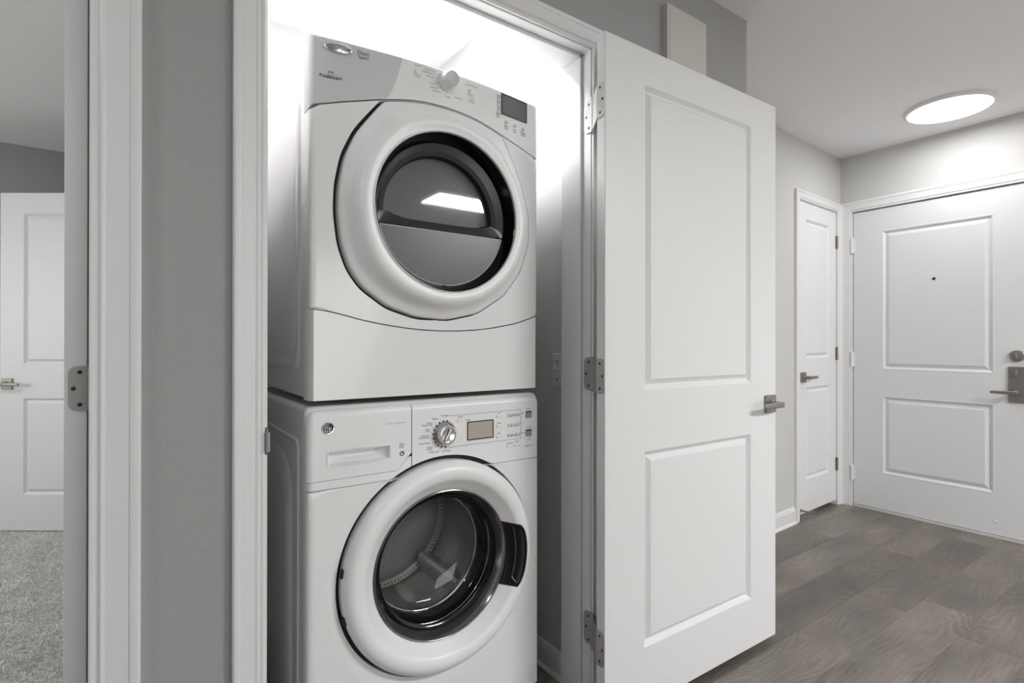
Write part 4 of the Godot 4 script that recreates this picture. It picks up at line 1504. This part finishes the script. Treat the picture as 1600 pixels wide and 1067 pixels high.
	part(dw, "lettering", b, M.print_pale).set_meta("kind", "stuff")
	b = MB.new()
	b.lathe([Vector2(0.0068, 0.0), Vector2(0.0068, 0.0004), Vector2(0.0002, 0.0005)], 24, Vector3(0.574, 0.840, WZ))
	part(dw, "symbol", b, M.print)
	b = MB.new()
	b.box(Vector3(0.574, 0.838, WZ + 0.0006), Vector3(0.0070, 0.003, 0.0004))
	b.box(Vector3(0.572, 0.842, WZ + 0.0006), Vector3(0.0024, 0.0045, 0.0004))
	part(dw, "symbol", b, M.plastic)

func washer_door(o: Node3D) -> void:
	var at := Vector3(WC.x, WC.y, WZ)
	var b := MB.new()
	b.lathe([Vector2(0.2895, -0.018), Vector2(0.2900, 0.004), Vector2(0.2890, 0.012), Vector2(0.2850, 0.021), Vector2(0.2785, 0.0285), Vector2(0.2700, 0.0335), Vector2(0.2600, 0.0355), Vector2(0.2500, 0.0345), Vector2(0.2420, 0.0315), Vector2(0.2370, 0.0285),
		Vector2(0.2300, 0.0210), Vector2(0.2180, 0.0100), Vector2(0.2070, 0.0010), Vector2(0.2055, -0.0020)], 120, at)
	var d := part(o, "door", b, M.plastic, 40.0)
	# grey glossy bezel and black lip of the glass
	b = MB.new()
	b.lathe([Vector2(0.2070, -0.0015), Vector2(0.2060, 0.0040), Vector2(0.2035, 0.0052), Vector2(0.2005, 0.0035), Vector2(0.1930, -0.0120), Vector2(0.1880, -0.0240)], 96, at)
	part(d, "bezel", b, mat(g8(128), 0.16, 0.8), 40.0).set_meta("label", "dark chrome ring round the washer glass")
	b = MB.new()
	b.lathe([Vector2(0.1885, -0.0235), Vector2(0.1840, -0.0300), Vector2(0.1750, -0.034)], 96, at)
	part(d, "seal", b, M.gloss_black, 40.0)
	# glass bowl reaching into the drum
	b = MB.new()
	b.lathe([Vector2(0.178, -0.030), Vector2(0.172, -0.055), Vector2(0.160, -0.085), Vector2(0.140, -0.105), Vector2(0.10, -0.118), Vector2(0.05, -0.123), Vector2(0.0004, -0.124)], 72, at)
	var gm := mat(Color(0.3, 0.32, 0.32, 0.06), 0.02)
	gm.transparency = BaseMaterial3D.TRANSPARENCY_ALPHA
	part(d, "glass", b, gm, 60.0).set_meta("label", "clear bowl-shaped washer door glass")
	# handle pocket in the funnel on the right
	var hp := func(ang: float, r: float, lift: float) -> Vector3:
		var prof := [Vector2(0.205, 0.0), Vector2(0.207, 0.001), Vector2(0.218, 0.010), Vector2(0.230, 0.021), Vector2(0.237, 0.0285), Vector2(0.242, 0.0315), Vector2(0.25, 0.0345), Vector2(0.26, 0.0355)]
		var slope := 0.0355
		for i in 7:
			if r >= prof[i].x and r <= prof[i + 1].x: slope = remap(r, prof[i].x, prof[i + 1].x, prof[i].y, prof[i + 1].y)
		return at + Vector3(r * cos(ang), r * sin(ang), slope + lift)
	var frame := []
	for q in [[0.0, -0.004], [0.0, 0.0045], [0.003, 0.0062], [0.006, 0.0045], [0.007, 0.0005]]:
		var ring := PackedVector3Array()
		var steps := 14
		var in_r: float = 0.2065 + q[0]
		var out_r: float = 0.259 - q[0]
		var am: float = q[0] / 0.235
		for k in steps + 1:       # outer arc, upwards
			var f := float(k) / steps
			var ang := lerpf(deg_to_rad(-26.0) + am, deg_to_rad(17.0) - am, f)
			var rr_ := out_r - 0.010 * pow(absf(f - 0.5) * 2.0, 5.0)
			ring.push_back(hp.call(ang, rr_, q[1]))
		for k in steps + 1:       # inner arc, downwards
			var f := float(k) / steps
			ring.push_back(hp.call(lerpf(deg_to_rad(24.0) - am, deg_to_rad(-29.0) + am, f), in_r, q[1]))
		frame.push_back(ring)
	b = MB.new()
	b.loft(frame)
	var tray := []
	for g in 9:
		var row := PackedVector3Array()
		for k in 17:
			var f := k / 16.0
			var q: float = g / 8.0
			row.push_back(hp.call(lerpf(lerpf(deg_to_rad(-28.0), deg_to_rad(-25.0), q), lerpf(deg_to_rad(23.0), deg_to_rad(16.0), q), f), lerpf(0.2085, 0.254 - 0.008 * pow(absf(f - 0.5) * 2.0, 5.0), q), 0.0016))
		tray.push_back(row)
	tray.reverse()
	b.loft(tray, false)
	var hd := part(d, "handle", b, mat(g8(16), 0.3), 40.0)
	hd.set_meta("label", "black handle recess at the right of the washer door")
	b = MB.new()
	var bar := PackedVector3Array()
	for k in 13:
		var ang := deg_to_rad(lerpf(-21.0, 17.0, k / 12.0))
		bar.push_back(hp.call(ang, 0.2275, 0.005))
	bar.insert(0, hp.call(deg_to_rad(-23.5), 0.240, 0.005))
	b.tube(bar, 0.0022, 8)
	part(hd, "grip_edge", b, mat(g8(96, 2), 0.3, 0.6), 60.0)
	# small marks at the hinge side
	for deg in [171.0, 194.5]:
		b = MB.new()
		b.xf = Transform3D(Basis(Vector3.BACK, deg_to_rad(deg)), at)
		b.box(Vector3(0.2915, 0, 0.006), Vector3(0.006, 0.022, 0.012), 0.0015)
		part(d, "hinge_cover", b, M.rubber)
	# rubber gasket and bright mouth rings of the drum
	b = MB.new()
	b.lathe([Vector2(0.205, -0.026), Vector2(0.202, -0.045), Vector2(0.190, -0.052), Vector2(0.192, -0.075), Vector2(0.185, -0.090), Vector2(0.172, -0.100), Vector2(0.172, -0.125), Vector2(0.178, -0.135)], 72, at)
	part(o, "gasket", b, M.gloss_black, 40.0).set_meta("label", "black rubber door gasket")
	for q in [[0.1865, -0.060, 0.0022], [0.1705, -0.112, 0.0038]]:
		b = MB.new()
		var ring := []
		for k in 9:
			var a := TAU * k / 8.0
			ring.push_back(Vector2(q[0] + q[2] * cos(a), q[1] + q[2] * sin(a)))
		b.lathe(ring, 96, at)
		part(o, "mouth_ring", b, M.chrome, 60.0)
	# drum: perforated wall, ribbed lifters, back plate
	var img := Image.create(64, 64, false, Image.FORMAT_RGB8)
	img.fill(Color8(186, 185, 181))
	for y in 64:
		for x in 64:
			var p := Vector2(x + 0.5, y + 0.5)
			for c in [Vector2(16, 16), Vector2(48, 48)]:
				if p.distance_to(c) < 8.5: img.set_pixel(x, y, Color8(16, 16, 16))
	img.generate_mipmaps()
	var dm := mat(Color.WHITE, 0.3, 0.45)
	dm.albedo_texture = ImageTexture.create_from_image(img)
	b = MB.new()
	var prof := [Vector2(0.178, -0.132), Vector2(0.232, -0.150), Vector2(0.236, -0.30), Vector2(0.232, -0.44), Vector2(0.20, -0.455)]
	b.lathe(prof, 72, at)
	for p in b.v:
		var q := p - at
		b.uv.push_back(Vector2(atan2(q.y, q.x) / TAU * 110.0, q.z * 75.0))
	for i in range(0, b.uv.size(), 3):       # mend the seam
		for k in 3:
			if b.uv[i + k].x - b.uv[i + (k + 1) % 3].x > 55.0: b.uv[i + (k + 1) % 3].x += 110.0
			elif b.uv[i + (k + 1) % 3].x - b.uv[i + k].x > 55.0: b.uv[i + k].x += 110.0
	var drum := part(o, "drum", b, dm, 40.0)
	drum.set_meta("label", "perforated steel washer drum")
	b = MB.new()
	b.lathe([Vector2(0.215, -0.450), Vector2(0.17, -0.440), Vector2(0.15, -0.446), Vector2(0.08, -0.432), Vector2(0.04, -0.425), Vector2(0.0005, -0.424)], 48, at)
	part(drum, "back_plate", b, mat(g8(210), 0.25, 0.5), 40.0)
	for k in 3:
		var a := deg_to_rad(72 + 120.0 * k)
		b = MB.new()
		b.xf = Transform3D(Basis(Vector3.BACK, a + PI / 2), at)
		var rings := []
		for z in [-0.435, -0.42, -0.30, -0.18, -0.165]:
			var e := 0.55 if z < -0.43 or z > -0.17 else 1.0
			rings.push_back(PackedVector3Array([Vector3(0.036 * e, -0.234, z), Vector3(0.020 * e, -0.205, z), Vector3(0.007 * e, -0.182 - 0.03 * (1 - e), z), Vector3(-0.007 * e, -0.182 - 0.03 * (1 - e), z), Vector3(-0.020 * e, -0.205, z), Vector3(-0.036 * e, -0.234, z)]))
		for r in rings: r.reverse()
		b.loft(rings, false)
		b.cap(rings[0], true)
		b.cap(rings[-1])
		for i in 9:
			for s in [-1, 1]:
				var c := Vector3(s * 0.011, -0.1925, -0.41 + i * 0.027)
				b.lathe([Vector2(0.0065, -0.004), Vector2(0.0055, 0.003), Vector2(0.003, 0.006), Vector2(0.0002, 0.0065)], 8, c)
		part(drum, "lifter", b, mat(g8(225), 0.3, 0.3), 40.0)

func washer_controls(o: Node3D) -> void:
	var z := WZ
	# programme dial
	var at := Vector3(0.701, 0.8795, z)
	var b := MB.new()
	b.lathe([Vector2(0.0385, 0.0), Vector2(0.0385, 0.0008), Vector2(0.036, 0.0016), Vector2(0.034, 0.0014)], 60, at)
	part(o, "dial_base", b, M.silver)
	b = MB.new()
	b.lathe([Vector2(0.0335, 0.0005), Vector2(0.0335, 0.004), Vector2(0.0315, 0.006), Vector2(0.0275, 0.008), Vector2(0.0262, 0.020), Vector2(0.0240, 0.0235), Vector2(0.0215, 0.0240), Vector2(0.0190, 0.0225), Vector2(0.008, 0.0205), Vector2(0.0003, 0.0200)], 60, at)
	var kn := part(o, "dial", b, mat(g8(205), 0.16, 1.0), 40.0)
	kn.set_meta("label", "chrome programme dial")
	b = MB.new()
	b.xf = Transform3D(Basis(Vector3.BACK, -0.5), at)
	b.rslab(0.008, 0.036, 0.019, 0.0268, 0.003, 0.002)
	part(kn, "grip", b, M.chrome)
	b = MB.new()
	for k in 11:
		var a := deg_to_rad(78 + k * 19.5)
		b.xf = Transform3D(Basis(Vector3.BACK, a), at)
		b.box(Vector3(0.0345, 0, 0.0024), Vector3(0.0085, 0.0030, 0.0036), 0.0006)
	part(o, "dial_marks", b, M.print_dark)
	b = MB.new()
	for q in [["Normal", 0.701, 0.9305, 0], ["Whites", 0.682, 0.9235, 1], ["Colors", 0.664, 0.9135, 1], ["Heavy Duty", 0.664, 0.9085, 1], ["Easy", 0.655, 0.8965, 1], ["Care", 0.655, 0.8915, 1],
			["Delicates", 0.654, 0.8795, 1], ["Hand Wash", 0.654, 0.8745, 1], ["Quick Wash", 0.657, 0.8590, 1], ["Rinse", 0.664, 0.8470, 1], ["& Spin", 0.664, 0.8420, 1], ["Drain Spin", 0.684, 0.8330, 1], ["Spin Only", 0.706, 0.8315, 0]]:
		text(b, q[0], Vector3(q[1], q[2], z + 0.0001), 0.0046, q[3])
	for k in 10:
		var a := deg_to_rad(88 + k * 20.5)
		b.xf = Transform3D(Basis(Vector3.BACK, a), at)
		b.box(Vector3(0.0435, 0, 0.0002), Vector3(0.003, 0.0012, 0.0004))
	b.xf = Transform3D.IDENTITY
	part(o, "lettering", b, M.print).set_meta("kind", "stuff")
	# thin printed frame that joins dial and display
	b = MB.new()
	b.box(Vector3(0.833, 0.9285, z + 0.0002), Vector3(0.262, 0.0012, 0.0005))
	b.box(Vector3(0.833, 0.8405, z + 0.0002), Vector3(0.262, 0.0012, 0.0005))
	b.box(Vector3(0.9640, 0.8845, z + 0.0002), Vector3(0.0012, 0.089, 0.0005))
	part(o, "printed_frame", b, M.print_pale)
	# display
	b = MB.new()
	var rings := []
	for q in [[0.0, 0.0], [0.0, 0.0016], [0.002, 0.0018], [0.003, 0.0004]]: rings.push_back(MB.rr(0.090 - 2 * q[0], 0.054 - 2 * q[0], 0.002, 2, Vector2(0.8185, 0.880), z + q[1]))
	b.loft(rings)
	var lcd := part(o, "display", b, M.print_dark)
	b = MB.new()
	b.rslab(0.084, 0.048, z, z + 0.0010, 0.001, 0.0003, Vector2(0.8185, 0.880))
	part(lcd, "screen", b, mat(Color8(186, 178, 168), 0.06)).set_meta("label", "glossy unlit display screen")
	# keys
	for q in [[0.8835, 0.9155], [0.8835, 0.8855], [0.8835, 0.8555], [0.7510, 0.9145], [0.9225, 0.8215], [0.9500, 0.8235], [0.9950, 0.8245]]:
		b = MB.new()
		b.rslab(0.0205, 0.0105, z - 0.001, z + 0.0026, 0.0035, 0.0015, Vector2(q[0], q[1]))
		part(o, "key", b, M.plastic)
	for q in [[0.9935, 0.9115], [0.9935, 0.8545]]:
		b = MB.new()
		b.rslab(0.0225, 0.0215, z - 0.001, z + 0.0030, 0.002, 0.0015, Vector2(q[0], q[1]))
		part(o, "key", b, mat(g8(148), 0.4)).set_meta("label", "grey square key")
		b = MB.new()
		b.box(Vector3(q[0], q[1] + 0.0085, z + 0.0032), Vector3(0.0205, 0.0042, 0.0005))
		part(o, "key_mark", b, M.print_dark)
	b = MB.new()
	for q in [["Soil", 0.8835, 0.9235], ["Temp", 0.8835, 0.8935], ["Spin", 0.8835, 0.8635], ["Signal", 0.7510, 0.9225], ["Delay", 0.7775, 0.9120], ["Start", 0.9935, 0.9290], ["Pause", 0.9935, 0.8720], ["Prewash", 0.9225, 0.8295], ["Rinse", 0.9500, 0.8315], ["Lock", 0.9950, 0.8330], ["Hold 3 sec", 0.9950, 0.8140]]:
		text(b, q[0], Vector3(q[1], q[2], z + 0.0001), 0.0044)
	for q in [["Extra  Heavy  Norm  Light", 0.9125, 0.9105], ["Hot  Warm  Cold  Tap", 0.9125, 0.8800], ["Max  High  Med  Low  None", 0.9125, 0.8500]]:
		text(b, q[0], Vector3(q[1], q[2] + 0.006, z + 0.0001), 0.0040, -1)
		for k in 5: b.box(Vector3(0.9170 + 0.0098 * k, q[2] + 0.001, z + 0.0003), Vector3(0.0045, 0.0032 + 0.001 * (k % 2), 0.0006))
	part(o, "lettering", b, M.print).set_meta("kind", "stuff")
	b = MB.new()
	b.box(Vector3(0.9890, 0.8385, z + 0.0002), Vector3(0.036, 0.0008, 0.0004))
	part(o, "printed_line", b, M.print_pale)

# ------------------------------------------------------------------ small things on the walls
func fittings() -> void:
	# cover panel high on the hall wall
	var o := thing("cover_panel", Vector3(1.60, 1.98, 0.0))
	tag(o, "white rectangular cover panel on the grey wall above the opened closet door", "cover panel")
	var b := MB.new()
	b.rslab(0.222, 0.322, 0.0, 0.0245, 0.002, 0.0015, Vector2(1.602, 2.148))
	var beige := mat(Color8(205, 200, 194), 0.5)
	part(o, "cover", b, beige)
	b = MB.new()
	b.rslab(0.196, 0.296, 0.024, 0.0262, 0.002, 0.001, Vector2(1.602, 2.148))
	part(o, "face", b, beige)
	# switch on the closet side wall
	o = thing("light_switch", Vector3(1.174, 1.04, -0.171))
	tag(o, "white toggle switch plate on the closet wall right of the dryer", "light switch")
	var t := Transform3D(Basis(Vector3(0, 0, 1), Vector3.UP, Vector3(-1, 0, 0)), Vector3(1.174, 1.04, -0.171))
	b = MB.new()
	b.xf = t
	b.rslab(0.070, 0.116, 0.0, 0.0055, 0.004, 0.003)
	part(o, "plate", b, M.plate)
	b = MB.new()
	b.xf = t * Transform3D(Basis(Vector3.RIGHT, -0.5), Vector3(-0.008, 0.003, 0.004))
	b.rslab(0.010, 0.012, 0.0, 0.016, 0.002, 0.002)
	part(o, "toggle", b, M.plastic)
	for y in [-0.030, 0.030]:
		b = MB.new()
		b.xf = t
		b.lathe([Vector2(0.0034, 0.005), Vector2(0.0030, 0.0064), Vector2(0.0002, 0.0066)], 12, Vector3(-0.008, y, 0))
		part(o, "screw", b, M.screw)
